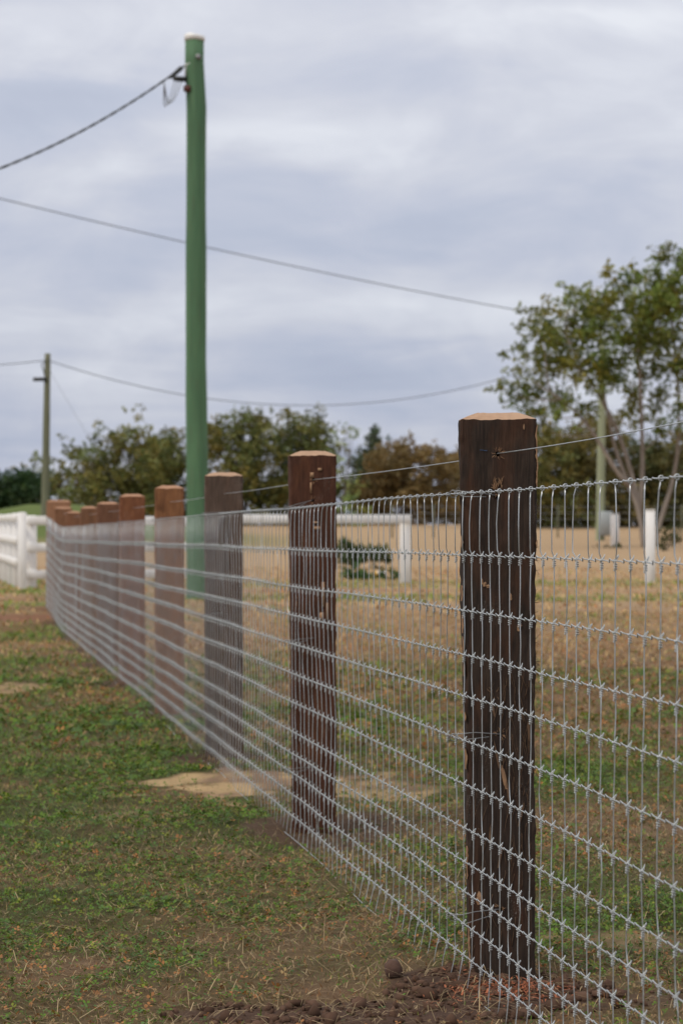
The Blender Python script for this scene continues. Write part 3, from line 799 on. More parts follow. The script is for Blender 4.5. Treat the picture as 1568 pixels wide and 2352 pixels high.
# green pole
GYp = 35.7; gx = SX(455, GYp); gtop = SZ(92, GYp)
gbase = float(H(gx, GYp))
gp, gpts, grad = wobbly_pole('power_pole', gx, GYp, gbase, gtop, 0.168, 0.140, M_gpole, 'tall bright green power pole with pale cap behind the fence posts',
    [(0, 0.0), (0.25, -0.012), (0.45, -0.03), (0.62, -0.028), (0.80, -0.026), (0.90, -0.022), (0.945, -0.055), (1, -0.052)])
tz = gpts[-1][2]; tx = gpts[-1][0]
mb = MB(); mb.tube([(tx, 0.02, tz - 0.01), (tx, 0.02, tz + 0.055), (tx, 0.02, tz + 0.07), (tx + 0.003, 0.02, tz + 0.082)], [0.149, 0.151, 0.145, 0.10], 20); mb.build('cap', M_cap, gp)
mb = MB(); mb.tube([(tx + 0.065, -0.115, tz - 0.27), (tx + 0.068, -0.140, tz - 0.27)], [0.045, 0.04], 14); mb.build('metal_disc', M_tie, gp)
mb = MB(); mb.tube([(tx - 0.10, -0.05, tz - 0.59), (tx - 0.24, -0.06, tz - 0.585), (tx - 0.31, -0.06, tz - 0.575)], [0.040, 0.040, 0.034], 10); mb.tube([(tx - 0.09, -0.04, tz - 0.57), (tx - 0.09, -0.07, tz - 0.76)], [0.03, 0.03], 8); garm = mb.build('insulator_arm', M_black, gp)
mb = MB(); mb.tube([(tx - 0.06, -0.10, tz - 0.74), (tx - 0.15, -0.12, tz - 0.74)], [0.055, 0.045], 12); mb.build('insulator_knob', M_red, garm)
mb = MB(); mb.tube([(tx - 0.12, -0.06, tz - 0.36), (tx - 0.13, -0.06, tz - 0.45), (tx - 0.13, -0.06, tz - 0.58)], [0.012, 0.012, 0.012], 6); mb.tube([(tx - 0.155, -0.03, tz - 0.40), (tx - 0.06, -0.11, tz - 0.36)], 0.012, 6); mb.build('eye_bolt', M_cap, gp)
# service cable going left and down from the green pole
ax_, az_ = gx + tx - 0.13, gbase + tz - 0.38
e1 = np.array([SX(0, 33.0), 33.0, SZ(392, 33.0)]); e0 = np.array([ax_, GYp - 0.05, az_])
ext = e1 + (e1 - e0) * 1.1
def catenary(a, b, sag, n=30):
    return [a + (b - a) * (k / n) + np.array([0, 0, -4 * sag * (k / n) * (1 - k / n)]) for k in range(n + 1)]
A = catenary(e0, np.array([ext[0], ext[1], ext[2] + 1.15]), 0.52, 50)
sroot = empty('service_cable', tuple(e0)); tag(sroot, 'dark twisted service cable running down to the left from the green pole', 'cable', 'overhead cables')
mb = MB()
for ph in (0, math.pi):
    tw = []
    for k, p in enumerate(np.array(A)):
        pass
    Pn = np.array(A); L_ = np.concatenate([[0], np.cumsum(np.linalg.norm(np.diff(Pn, axis=0), axis=1))])
    s = np.arange(0, L_[-1], 0.05); P_ = np.stack([np.interp(s, L_, Pn[:, i]) for i in range(3)], -1)
    P_ = P_ + np.stack([0 * s, 0.007 * np.cos(s * 14 + ph), 0.007 * np.sin(s * 14 + ph)], -1)
    mb.tube(P_ - e0, 0.013, 6)
mb.build('twisted_cable', M_cable, sroot, True)
mb = MB(); cl_ = np.array(A)
d_ = (cl_[3] - cl_[0]) / np.linalg.norm(cl_[3] - cl_[0])
mb.tube([e0 * 0 + d_ * 0.06, d_ * 0.12, d_ * 0.34 + np.array([0, 0, -0.02]), d_ * 0.40 + np.array([0, 0, -0.02])], [0.012, 0.038, 0.032, 0.012], 8); mb.build('strain_clamp', M_black, sroot)
mb = MB()
ls = d_ * 0.52 + np.array([0, 0, -0.03])
for k, (wx, dzp) in enumerate(((0.0, -0.30), (0.05, -0.27), (0.09, -0.24))):
    endp = np.array([tx - 0.29 + 0.05 * k, -0.06, tz - 0.62]) + np.array([gx, GYp, gbase]) - e0
    lp = []
    for t in np.linspace(0, 1, 16):
        lp.append((1 - t) ** 2 * ls + 2 * t * (1 - t) * (ls * 0.5 + endp * 0.5 + np.array([-0.12 + wx * 0.6, 0, -0.72 + 0.06 * k])) + t * t * endp)
    mb.tube(lp, 0.007, 6)
mb.build('drip_loops', M_tie, sroot, True)
# far left pole
LY = 104.0; lx = SX(109, LY); lb = float(H(lx, LY)); ltop = SZ(812, LY)
lp_, lpts, _ = wobbly_pole('power_pole', lx, LY, lb, ltop, 0.19, 0.125, M_opole, 'distant weathered olive pole at the left with small dark crossarm', [(0, -0.1), (0.5, -0.04), (1, 0.02)])
mb = MB(); t_ = ltop - lb
mb.box((-0.28, -0.15, t_ - 1.12), (0.62, 0.14, 0.16), 0.0, 0.02); mb.tube([(-0.05, -0.1, t_ - 1.1), (-0.22, -0.13, t_ - 0.45), (-0.08, -0.12, t_ - 0.35)], 0.025, 6); mb.build('insulator_arm', M_black, lp_)
# right pole half hidden by the gum tree
RY = 113.0; rx = SX(1380, RY); rb_ = float(H(rx, RY)); rtop = SZ(775, RY)
rp_, rpts, _ = wobbly_pole('power_pole', rx, RY, rb_, rtop, 0.215, 0.15, M_ppole, 'pale green pole at the right with a grey box on its foot', [(0, -0.06), (0.5, 0.0), (1, 0.05)])
mb = MB(); mb.box((0.17, -0.30, 0.78), (0.60, 0.34, 1.15), 0, 0.03); mbx = mb.build('meter_box', M_box, rp_)
mb = MB(); mb.box((0.17, -0.478, 0.78), (0.50, 0.016, 1.02), 0, 0.006); mb.build('box_door', M_box, mbx)
# cables between poles
def cable(name, a, b, sag, r, label):
    P_ = catenary(np.array(a), np.array(b), sag, 40)
    mb = MB(); mb.tube(P_, r, 6); o = mb.build(name, M_cable, None, True); tag(o, label, 'cable', 'overhead cables'); return o
ltp = np.array([lx + 0.05, LY - 0.14, SZ(828, LY)])
rtp = np.array([rx - 0.1, RY - 0.1, SZ(790, RY)])
# sag chosen so that the low point lies near 700,942 of the preview
cable('overhead_cable', ltp, rtp, (SZ(812, 102) - SZ(942, 102)), 0.019, 'sagging overhead cable between the distant left pole and the gum tree')
cable('overhead_cable', ltp + np.array([-0.1, 0, 0]), np.array([SX(-420, LY), LY, SZ(820, LY)]), 0.35, 0.019, 'short stretch of overhead cable left of the distant left pole')
cable('overhead_cable', np.array([SX(-300, 85), 85, SZ(380, 85)]), np.array([rx - 0.08, RY - 0.1, SZ(745, RY)]), 0.35, 0.021, 'long straight overhead cable sloping down to the right across the sky')
gw = MB(); gw.tube([np.array([lx + 0.1, LY, SZ(850, LY)]), np.array([SX(262, LY), LY - 2, SZ(1090, LY)]), np.array([SX(330, LY), LY - 3, float(H(SX(330, LY), LY - 3))])], 0.006, 5)
tag(gw.build('guy_wire', M_cable), 'thin guy wire slanting right from the distant left pole', 'wire')

# ------------------------------------------------------------------ white paddock fence
def whitepost(parent, origin, X, Y, h, wd=0.17, lean=0.0):
    z = float(H(X, Y)); mb = MB()
    mb.box((0, 0, 0), (wd, wd, h + 0.3), 0, 0.012)
    v = mb.v[0]; v[:, 2] += (h + 0.3) / 2 - 0.3; v[:, 0] += lean * v[:, 2]
    mb.v[0] = v + np.array([X, Y, z]) - origin
    return mb.build('post', M_white, parent)
def whiterail(parent, origin, a, b, hh=0.135, th=0.05):
    a = np.array(a, float); b = np.array(b, float); d = b - a; l = np.linalg.norm(d[:2]); ang = math.atan2(d[1], d[0])
    mb = MB(); mb.box((0, 0, 0), (l, th, hh), 0, 0.006); v = mb.v[0]
    v[:, 2] += v[:, 0] / l * d[2]
    c, s = math.cos(ang), math.sin(ang)
    mb.v[0] = np.stack([v[:, 0] * c - v[:, 1] * s, v[:, 0] * s + v[:, 1] * c, v[:, 2]], -1) + (a + b) / 2 - origin
    return mb.build('rail', M_white, parent)
CY = 43.0; cxx = SX(66, CY); c0 = np.array([cxx, CY, float(H(cxx, CY))])
wf = empty('paddock_fence', tuple(c0)); tag(wf, 'white three-rail paddock fence behind the posts, from the left corner to the green pole', 'fence', 'white timber paddock fencing')
mid_x, mid_Y = SX(520, 45.0), 45.0; end_x, end_Y = SX(930, 47.0), 47.0
nseg = 3
for k in range(0, nseg + 1):
    f = k / nseg; whitepost(wf, c0, cxx + (mid_x - cxx) * f + (0.05 if k == 0 else 0), CY + (mid_Y - CY) * f + 0.05, 1.28)
for hz in (1.19, 0.71, 0.23):
    zz0 = float(H(cxx, CY)); zz1 = float(H(mid_x, mid_Y))
    whiterail(wf, c0, (cxx, CY - 0.09, zz0 + hz), (mid_x, mid_Y - 0.09, zz1 + hz), 0.16)
wr = empty('hitching_rail', (end_x, end_Y, float(H(end_x, end_Y)))); tag(wr, 'white single top rail ending at a square post, between the first three timber posts', 'rail fence', 'white timber paddock fencing')
oo = np.array(wr.location)
whitepost(wr, oo, end_x, end_Y, 1.31, 0.21); 
z1 = float(H(mid_x, mid_Y)); z2 = float(H(end_x, end_Y))
whiterail(wr, oo, (mid_x + 0.02, mid_Y - 0.02, z1 + 1.225), (end_x + 0.10, end_Y - 0.14, z2 + 1.235), 0.17, 0.06)
# side fence running away to the left
wl = empty('paddock_fence', (cxx - 0.12, CY + 0.1, float(H(cxx, CY)))); tag(wl, 'white paddock fence seen end-on, running away at the left edge', 'fence', 'white timber paddock fencing')
ol = np.array(wl.location)
sx0, sy0 = SX(52, 42.0), 42.0; sx1, sy1 = SX(-70, 70.0), 70.0
for k in range(15):
    f = k / 14; X_ = sx0 + (sx1 - sx0) * f; Y_ = sy0 + (sy1 - sy0) * f
    whitepost(wl, ol, X_, Y_, 1.33, 0.135)
for hz in (1.24, 0.84, 0.46):
    whiterail(wl, ol, (sx0 - 0.10, sy0, float(H(sx0, sy0)) + hz), (sx1 - 0.10, sy1, float(H(sx1, sy1)) + hz), 0.12)
# lone posts at the right
for (px_, Y_, h_, wd_, lb_) in ((1492, 47.0, 1.40, 0.185, 'lone white square post standing at the far right of the photo'), (1411, 104.0, 1.36, 0.33, 'distant white post beside the grey box of the right pole')):
    X_ = SX(px_, Y_); o0 = np.array([X_, Y_, float(H(X_, Y_))])
    rt0 = empty('white_post', tuple(o0)); tag(rt0, lb_, 'post', 'lone white posts')
    whitepost(rt0, o0, X_, Y_, h_, wd_).name = 'shaft'
    mb = MB(); mb.box((0, 0, h_ + 0.012), (wd_ + 0.015, wd_ + 0.015, 0.024), 0, 0.008); mb.build('post_cap', M_white, rt0)
# distant plain wire fence in front of the trees at the right
dw = empty('farm_fence', (SX(1300, 118), 118.0, float(H(SX(1300, 118), 118)))); tag(dw, 'distant thin wire farm fence below the gum tree', 'fence')
od = np.array(dw.location)
fx_ = [SX(q, 118.0) for q in range(900, 1900, 95)]
for X_ in fx_:
    mb = MB(); z = float(H(X_, 118.0)); mb.tube([np.array([X_, 118, z - 0.2]) - od, np.array([X_, 118, z + 1.6]) - od], 0.045, 6); mb.build('post', M_opole, dw)
for hz in (0.5, 0.9, 1.2, 1.5):
    mb = MB(); mb.tube([np.array([X_, 117.95, float(H(X_, 118.0)) + hz]) - od for X_ in fx_], 0.009, 5); mb.build('wire', M_tie, dw)
# little tub lying in the paddock
tY = 51.5; tX = SX(868, tY)
tb_ = empty('plastic_tub', (tX, tY, float(H(tX, tY)))); tag(tb_, 'tiny white tub with a yellow lid lying left of the white end post', 'tub')
mb = MB(); mb.tube([(-0.02, 0, 0.075), (0.01, 0, 0.075), (0.15, 0.02, 0.078), (0.17, 0.02, 0.078)], [0.066, 0.075, 0.068, 0.06], 12); tbody = mb.build('body', M_white, tb_)
mb = MB(); mb.tube([(-0.07, 0, 0.075), (-0.05, 0, 0.075), (-0.022, 0, 0.075)], [0.06, 0.078, 0.078], 12); mb.build('lid', simple('yellow_lid', (0.65, 0.36, 0.04), 0.5), tbody)

# ------------------------------------------------------------------ trees
def leaf_cloud(cl, nper, size, base, var, droop=0.3, seed=0, light=None):
    r_ = np.random.default_rng(seed)
    P, C = [], []
    for (x, y, z, rad) in cl:
        n = max(12, int(nper * (rad ** 2)))
        d = r_.normal(size=(n, 3)); d /= np.linalg.norm(d, axis=1)[:, None]
        rr = rad * r_.uniform(0.25, 1.0, n) ** 0.55
        # small sub-tufts so that the outline is uneven
        sub = r_.integers(0, max(3, n // 14), n); offs = r_.normal(size=(max(3, n // 14), 3)) * rad * 0.62
        p = offs[sub] + d * (rr * 0.42)[:, None]
        p[:, 2] *= 0.78
        P.append(p + np.array([x, y, z]))
        t = r_.uniform(0.7, 1.3, 1) * np.ones(n) * r_.uniform(0.75, 1.25, n)
        hue = np.clip(r_.normal(0, 1, n) * 0.10 + r_.normal(0, 0.12), -0.16, 0.35)
        c = np.array(base)[None, :] * t[:, None] * (1 + np.stack([hue * var, hue * 0.3, -hue * var * 0.3], -1))
        C.append(np.clip(c, 0.005, 1))
    P = np.concatenate(P); C = np.concatenate(C); n = len(P)
    a = r_.normal(size=(n, 3)); a[:, 2] -= droop; a /= np.linalg.norm(a, axis=1)[:, None]
    b = np.cross(a, r_.normal(size=(n, 3))); b /= np.linalg.norm(b, axis=1)[:, None]
    ln = size * r_.uniform(0.7, 1.35, n)[:, None]; wd = ln * 0.30
    v = np.stack([P, P + a * ln * 0.5 + b * wd, P + a * ln, P + a * ln * 0.5 - b * wd], 1).reshape(-1, 3)
    q = np.arange(n * 4).reshape(-1, 4)
    return v, q, np.repeat(C, 4, axis=0)
def tree(name, label, group, X, Y, clumps, nper, size, base, tr_mat, tr_r, stems=None, var=1.0, seed=0, cat='tree', limb_n=14, crown='crown'):
    """clumps: world (x, y, z, radius)"""
    z0 = float(H(X, Y)); o0 = np.array([X, Y, z0])
    root = empty(name, (X, Y, z0)); tag(root, label, cat, group)
    v, q, c = leaf_cloud(clumps, nper, size, base, var, seed=seed)
    link(bpy.data.objects.new(crown, mesh_np(crown, v - o0, q, M_foliage, c)), root)
    rr = random.Random(seed)
    mb = MB()
    if stems is None:
        zc = np.mean([k[2] for k in clumps]); top = np.array([np.mean([k[0] for k in clumps]), Y, zc])
        stems = [[o0 + np.array([0, 0, -0.3]), o0 * 0.6 + top * 0.4 + np.array([rr.uniform(-.3, .3), 0, 0]), top]]
    ends = []
    for st in stems:
        st = np.array(st); n = 12
        t = np.linspace(0, len(st) - 1, n); i = np.minimum(t.astype(int), len(st) - 2); f = (t - i)[:, None]
        p = st[i] * (1 - f) + st[i + 1] * f
        for _ in range(2): p[1:-1] = (p[:-2] + 2 * p[1:-1] + p[2:]) / 4
        mb.tube(p - o0, tr_r * (1 - 0.62 * np.linspace(0, 1, n)), 8); ends.append(p)
    allp = np.concatenate([p[4:] for p in ends])
    for k in rr.sample(list(clumps), min(limb_n, len(clumps))):
        kp = np.array(k[:3]); low = allp[allp[:, 2] < kp[2] - 0.1]
        if not len(low): continue
        s = low[np.argmin(np.linalg.norm(low - kp, axis=1))]
        m = (s + kp) / 2 + np.array([rr.uniform(-.2, .2), 0, -0.12 * np.linalg.norm(kp - s)])
        t = np.linspace(0, 1, 7)[:, None]
        p = (1 - t) ** 2 * s + 2 * t * (1 - t) * m + t * t * kp
        mb.tube(p - o0, tr_r * 0.30 * (1 - 0.75 * np.linspace(0, 1, 7)), 5)
    mb.build('trunk', tr_mat, root, True)
    return root
def pxclumps(lst, Y, dep, seed):
    rr = random.Random(seed); out = []
    for (px_, py_, r_) in lst:
        y = Y + rr.uniform(-dep, dep); out.append((SX(px_, Y), y, SZ(py_, Y), r_ / FP * Y))
    return out
def ell(cx, cy, rx, ry, n, rr_, seed, flat=0.0):
    rr = random.Random(seed); out = []
    while len(out) < n:
        a, b = rr.uniform(-1, 1), rr.uniform(-1, 1)
        if a * a + b * b < 1: out.append((cx + a * rx, cy + b * ry, rr_ * rr.uniform(0.7, 1.25)))
    return out
# the gum tree at the right
TY = 99.0
gum = [(1185, 905, 34), (1215, 945, 30), (1170, 880, 24), (1250, 900, 42), (1215, 850, 36), (1200, 795, 30), (1240, 770, 40), (1270, 830, 46), (1235, 725, 30), (1275, 715, 36), (1310, 775, 46), (1320, 850, 44), (1290, 920, 36),
       (1310, 690, 30), (1335, 670, 24), (1350, 725, 44), (1370, 800, 50), (1365, 875, 44), (1335, 940, 30), (1390, 675, 34), (1420, 720, 46), (1430, 790, 46), (1425, 860, 36), (1400, 640, 22), (1440, 660, 36), (1475, 700, 46), (1485, 780, 44),
       (1460, 625, 22), (1490, 640, 34), (1515, 590, 24), (1530, 575, 18), (1530, 650, 40), (1545, 610, 26), (1535, 720, 46), (1545, 800, 46), (1500, 850, 42), (1560, 860, 44), (1470, 900, 34), (1450, 935, 24), (1520, 905, 34), (1495, 960, 28), (1550, 950, 34), (1600, 700, 60), (1610, 800, 60),
       (1600, 880, 50), (1590, 620, 40), (1640, 740, 60), (1660, 850, 60), (1640, 640, 46), (1580, 1000, 34), (1280, 965, 24), (1510, 1000, 18), (1255, 985, 20)]
gum += ell(1290, 815, 85, 100, 8, 24, 61) + ell(1420, 760, 95, 90, 13, 28, 62) + ell(1530, 740, 60, 120, 12, 30, 63)
gc_ = pxclumps(gum, TY, 2.2, 5)
zb = float(H(SX(1485, TY), TY))
def tp(px_, py_, dy=0): return np.array([SX(px_, TY), TY + dy, SZ(py_, TY)])
stems = [[np.array([SX(1478, TY), TY, zb - 0.4]), tp(1472, 1180), tp(1445, 1120), tp(1412, 1040), tp(1396, 960), tp(1375, 850)],
         [tp(1472, 1185, .1), tp(1450, 1080, .3), tp(1428, 1010, .3), tp(1395, 930, .5), tp(1340, 850, .5), tp(1300, 760, .6)],
         [tp(1470, 1170, .2), tp(1478, 1080, .4), tp(1476, 980, .4), tp(1470, 850, .3), tp(1460, 720, .3)],
         [np.array([SX(1500, TY), TY + .3, zb - 0.4]), tp(1515, 1190, .3), tp(1548, 1120, .5), tp(1562, 1020, .4), tp(1560, 900, .2), tp(1540, 720, 0)],
         [tp(1440, 1115, -.2), tp(1405, 1075, -.4), tp(1370, 1010, -.5), tp(1325, 950, -.5), tp(1260, 900, -.4)]]
tree('gum_tree', 'large airy gum tree with several pale stems at the right edge', 'trees behind the paddock', SX(1478, TY), TY, gc_, 620, 0.19, (0.150, 0.170, 0.030), M_trunk, 0.11, stems, 1.6, 5, limb_n=34)
# trees behind the paddock: (name, label, base px, Y, clumps, colour)
def bgtree(name, label, bpx, Y, lst, col, nper=60, size=0.42, seed=0, var=1.4, trr=0.18, dep=2.0, limb_n=10, mat=None):
    lst = lst + [(a + random.uniform(-22, 22), b + random.uniform(-14, 16), q * 0.9) for a, b, q in lst if q > 20]; c = pxclumps(lst, Y, dep, seed)
    xs_ = [k[0] for k in lst]; c += pxclumps([(px_, 1192 + random.uniform(-6, 8), 24) for px_ in np.linspace(min(xs_) - 8, max(xs_) + 8, 12)], Y, dep, seed + 50)
    return tree(name, label, 'trees behind the paddock', SX(bpx, Y), Y, c, nper * 1.25, size * 0.82, (col[0] * 1.28, col[1] * 1.48, col[2] * 1.25), mat or M_dtrunk, trr, None, var, seed, limb_n=limb_n)
OL = (0.125, 0.112, 0.036); OD = (0.100, 0.094, 0.032); BR = (0.165, 0.100, 0.045); LT = (0.15, 0.16, 0.055); DG = (0.022, 0.042, 0.014)
bgtree('dark_bush', 'very dark green bush at the left edge above the grassy bank', 25, 135, ell(20, 1125, 75, 40, 22, 30, 1) + [(70, 1110, 24), (88, 1135, 18)] + ell(20, 1165, 70, 20, 10, 26, 2), DG, 237, 0.28, 1)
bgtree('thin_tree', 'thin pale-tipped tree standing behind the distant left pole', 130, 150, ell(125, 1085, 65, 50, 16, 22, 3) + [(150, 1010, 14), (160, 1040, 18), (60, 1080, 14), (75, 1060, 12), (45, 1075, 10)] + ell(140, 1140, 90, 30, 18, 26, 4), OL, 115, 0.28, 2)
bgtree('bushy_tree', 'bushy olive tree with a feathery tip left of the green pole', 290, 146, ell(275, 1060, 90, 65, 34, 30, 5) + [(320, 960, 14), (325, 985, 20), (310, 1000, 22), (345, 985, 12), (300, 945, 10), (330, 940, 9), (235, 985, 14), (215, 1000, 16), (225, 970, 10)] + ell(270, 1140, 110, 35, 26, 30, 6), OL, 155, 0.28, 3)
bgtree('bushy_tree', 'rounded olive tree directly left of and behind the green pole', 400, 152, ell(395, 1065, 70, 55, 26, 30, 7) + [(385, 985, 12), (400, 1000, 16), (370, 1000, 12), (435, 1000, 18)] + ell(400, 1140, 100, 35, 22, 30, 8), OD, 165, 0.28, 4)
bgtree('bushy_tree', 'broad olive tree directly right of the green pole', 560, 148, ell(555, 1020, 80, 60, 32, 32, 9) + [(530, 955, 18), (590, 955, 20), (600, 945, 16), (500, 975, 18)] + ell(560, 1130, 110, 45, 30, 32, 10), (0.115, 0.104, 0.034), 145, 0.28, 5)
bgtree('bushy_tree', 'olive tree behind the second timber post', 690, 150, ell(690, 1030, 70, 55, 24, 30, 11) + [(650, 960, 20), (690, 965, 22), (725, 985, 16)] + ell(700, 1130, 100, 45, 26, 32, 12), (0.108, 0.100, 0.034), 140, 0.28, 6)
bgtree('wispy_tree', 'wispy pale green sapling right of the second timber post', 785, 146, [(770, 1000, 16), (795, 985, 14), (810, 1000, 12), (780, 1025, 18), (800, 975, 9), (760, 1040, 20), (790, 1060, 18), (775, 1090, 22), (800, 1110, 22), (820, 990, 8), (785, 1140, 26), (815, 1140, 24)], (0.17, 0.18, 0.065), 75, 0.28, 7)
con = [(860 + random.uniform(-1, 1) * (1135 - y) * 0 + random.uniform(-1, 1) * (y - 980) * 0.20, y, 8 + (y - 980) * 0.17) for y in range(984, 1150, 3)]
bgtree('conifer', 'small dark pointed conifer between the first two timber posts', 858, 190, con, (0.060, 0.068, 0.042), 237, 0.28, 8, dep=0.8)
bgtree('brown_tree', 'russet-brown tree left of the nearest timber post', 945, 152, ell(945, 1090, 95, 55, 34, 30, 13) + [(930, 1030, 20), (970, 1035, 22), (1000, 1045, 18)] + ell(945, 1150, 120, 30, 26, 30, 14), BR, 165, 0.28, 9, 0.8)
bgtree('brown_tree', 'brown-green tree hidden partly behind the nearest timber post', 1075, 158, ell(1070, 1090, 70, 50, 22, 30, 15) + ell(1080, 1155, 80, 28, 18, 28, 16), (0.13, 0.088, 0.040), 150, 0.28, 10, 0.8)
bgtree('bushy_tree', 'olive-brown bush directly right of the nearest timber post', 1265, 140, ell(1260, 1060, 60, 80, 28, 30, 17) + ell(1270, 1160, 80, 35, 22, 30, 18), (0.115, 0.098, 0.034), 165, 0.28, 11)
bgtree('bushy_tree', 'brown-tinged bush behind the pale green pole', 1370, 142, ell(1365, 1050, 75, 75, 32, 32, 19) + [(1400, 965, 20), (1370, 975, 22)] + ell(1370, 1160, 90, 35, 24, 30, 20), (0.130, 0.096, 0.036), 160, 0.28, 12, 1.0)
bgtree('bushy_tree', 'dark olive bush behind the gum tree stems', 1470, 146, ell(1475, 1080, 75, 65, 28, 32, 21) + ell(1475, 1165, 90, 30, 20, 30, 22), (0.085, 0.078, 0.030), 160, 0.28, 13)
bgtree('bushy_tree', 'dark bush at the right edge behind the gum tree', 1570, 144, ell(1575, 1080, 70, 65, 28, 34, 23) + ell(1570, 1165, 80, 30, 20, 30, 24), (0.088, 0.074, 0.030), 160, 0.28, 14)
# low shrubs in the paddock
sY = 60.0
tree('shrub', 'low dark green shrub behind the white single rail', 'paddock shrubs', SX(830, sY), sY, pxclumps(ell(835, 1268, 66, 14, 30, 18, 31), sY, 0.5, 31) + pxclumps(ell(835, 1275, 62, 14, 10, 18, 32), sY, 0.5, 32), 1300, 0.10, (0.055, 0.085, 0.028), M_dtrunk, 0.03, None, 1.2, 31, 'shrub', 6, 'foliage')
tree('shrub', 'bright green leafy patch at the foot of the white end post', 'paddock shrubs', SX(840, 50.0), 50.0, pxclumps(ell(840, 1318, 70, 9, 16, 15, 33), 50.0, 0.35, 33), 1500, 0.10, (0.045, 0.10, 0.022), M_dtrunk, 0.02, None, 1.2, 33, 'shrub', 4, 'foliage')
tree('shrub', 'small dull shrub right of the lone white post', 'paddock shrubs', SX(1528, 90.0), 90.0, pxclumps(ell(1530, 1235, 26, 22, 10, 18, 35), 90.0, 0.5, 35), 300, 0.16, (0.07, 0.075, 0.025), M_dtrunk, 0.03, None, 1.2, 35, 'shrub', 4, 'foliage')
tree('shrub', 'small dark shrub at the foot of the distant white post', 'paddock shrubs', SX(1405, 98.0), 98.0, pxclumps(ell(1408, 1258, 34, 7, 10, 10, 37), 98.0, 0.4, 37), 500, 0.14, (0.045, 0.055, 0.022), M_dtrunk, 0.03, None, 1.2, 37, 'shrub', 4, 'foliage')

# ------------------------------------------------------------------ grass, clover and litter
def in_view(n, y0, y1, margin):
    """even scatter over the wedge of ground that the lens can see, with a margin each side"""
    out = []
    area = (y1 - y0) * (2 * margin) + 0.283 * (y1 ** 2 - y0 ** 2) / 2
    m = int(n * area); y = []
    half1 = 0.1415 * y1 + margin
    k = int(m * 1.0 * ((2 * half1) * (y1 - y0)) / area)
    yy = rng.uniform(y0, y1, k); xx = rng.uniform(-half1, half1, k)
    keep = abs(xx) < 0.1415 * yy + margin
    return xx[keep], yy[keep]
def pal(dry, n, kind):
    g1 = np.array([0.080, 0.150, 0.013]); g2 = np.array([0.145, 0.165, 0.018]); g3 = np.array([0.062, 0.118, 0.028])
    s1 = np.array([0.34, 0.235, 0.105]); s2 = np.array([0.25, 0.110, 0.036]); s3 = np.array([0.20, 0.130, 0.060])
    t = rng.uniform(0, 1, n)[:, None]; u = rng.uniform(0, 1, n)
    g = np.where(t < 0.45, g1, np.where(t < 0.75, g2, g3))
    s = np.where(t < 0.40, s1, np.where(t < 0.68, s2, s3))
    if kind == 'clover': g = np.where(t < 0.5, g1, np.where(t < 0.7, g2, g3)); s = np.where(t < 0.25, s1 * 0.7, np.where(t < 0.7, s2 * 1.15, s3)); isdry = u < np.clip(dry * 0.7 - 0.02, 0.02, 0.6)
    else: isdry = u < np.clip(dry * 0.95, 0.03, 0.97)
    c = np.where(isdry[:, None], s, g)
    return c * rng.uniform(0.70, 1.55, n)[:, None]
def blades(x, y, ln, wd, flat, two=True):
    n = len(x); z = GH(x, y) - 0.002
    th = rng.uniform(0, 2 * np.pi, n); el = np.clip(rng.normal(flat, 0.35, n), 0.03, 1.45)
    ln = ln * rng.uniform(0.5, 1.5, n); wd = wd * rng.uniform(0.7, 1.3, n)
    d = np.stack([np.cos(th) * np.cos(el), np.sin(th) * np.cos(el), np.sin(el)], -1)
    el2 = el - rng.uniform(0.2, 1.0, n); d2 = np.stack([np.cos(th) * np.cos(el2), np.sin(th) * np.cos(el2), np.sin(el2)], -1)
    s = np.stack([-np.sin(th), np.cos(th), np.zeros(n)], -1)
    b = np.stack([x, y, z], -1)
    m = b + d * (ln * 0.5)[:, None]; t = m + d2 * (ln * 0.5)[:, None]
    W = (wd * 0.5)[:, None]
    if two:
        v = np.stack([b - s * W, b + s * W, m - s * W * 0.9, m + s * W * 0.9, t - s * W * 0.12, t + s * W * 0.12], 1).reshape(-1, 3)
        i = np.arange(n)[:, None] * 6
        q = np.concatenate([i + np.array([[0, 1, 3, 2]]), i + np.array([[2, 3, 5, 4]])])
        return v, q, 6
    v = np.stack([b - s * W, b + s * W, t + s * W * 0.3, t - s * W * 0.3], 1).reshape(-1, 3)
    return v, np.arange(n * 4).reshape(-1, 4), 4
def keep_mask(x, y, dirt_w=0.80, sand_w=0.9, red_w=0.97):
    k = 1 - np.maximum(np.maximum(dirt_w * Dirt(x, y), sand_w * Sand(x, y)), red_w * Red(x, y))
    dens = 0.55 + 0.9 * fbm(x * 3.1, y * 3.1, 91, 3) - 0.35 * Dry(x, y) * 0
    return rng.uniform(0, 1, len(x)) < np.clip(k, 0, 1) ** 1.5 * np.clip(dens, 0.25, 1)
def field(name, label, specs, mat):
    Vs, Qs, Cs, n0 = [], [], [], 0
    for (dens, y0, y1, mg, ln, wd, flat, two, mode) in specs:
        x, y = in_view(dens, y0, y1, mg)
        k = keep_mask(x, y); x, y = x[k], y[k]
        dry = Dry(x, y)
        if mode == 'green': kk = rng.uniform(0, 1, len(x)) > dry * 0.55; x, y, dry = x[kk], y[kk], dry[kk]
        v, q, m = blades(x, y, ln * (1 - 0.25 * dry), wd, flat, two)
        c = pal(dry, len(x), 'grass')
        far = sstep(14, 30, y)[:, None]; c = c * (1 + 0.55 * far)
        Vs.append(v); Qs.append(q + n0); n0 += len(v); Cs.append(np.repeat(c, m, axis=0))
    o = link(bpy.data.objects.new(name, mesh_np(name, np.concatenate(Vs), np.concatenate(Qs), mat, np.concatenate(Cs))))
    tag(o, label, 'grass', kind='stuff'); return o
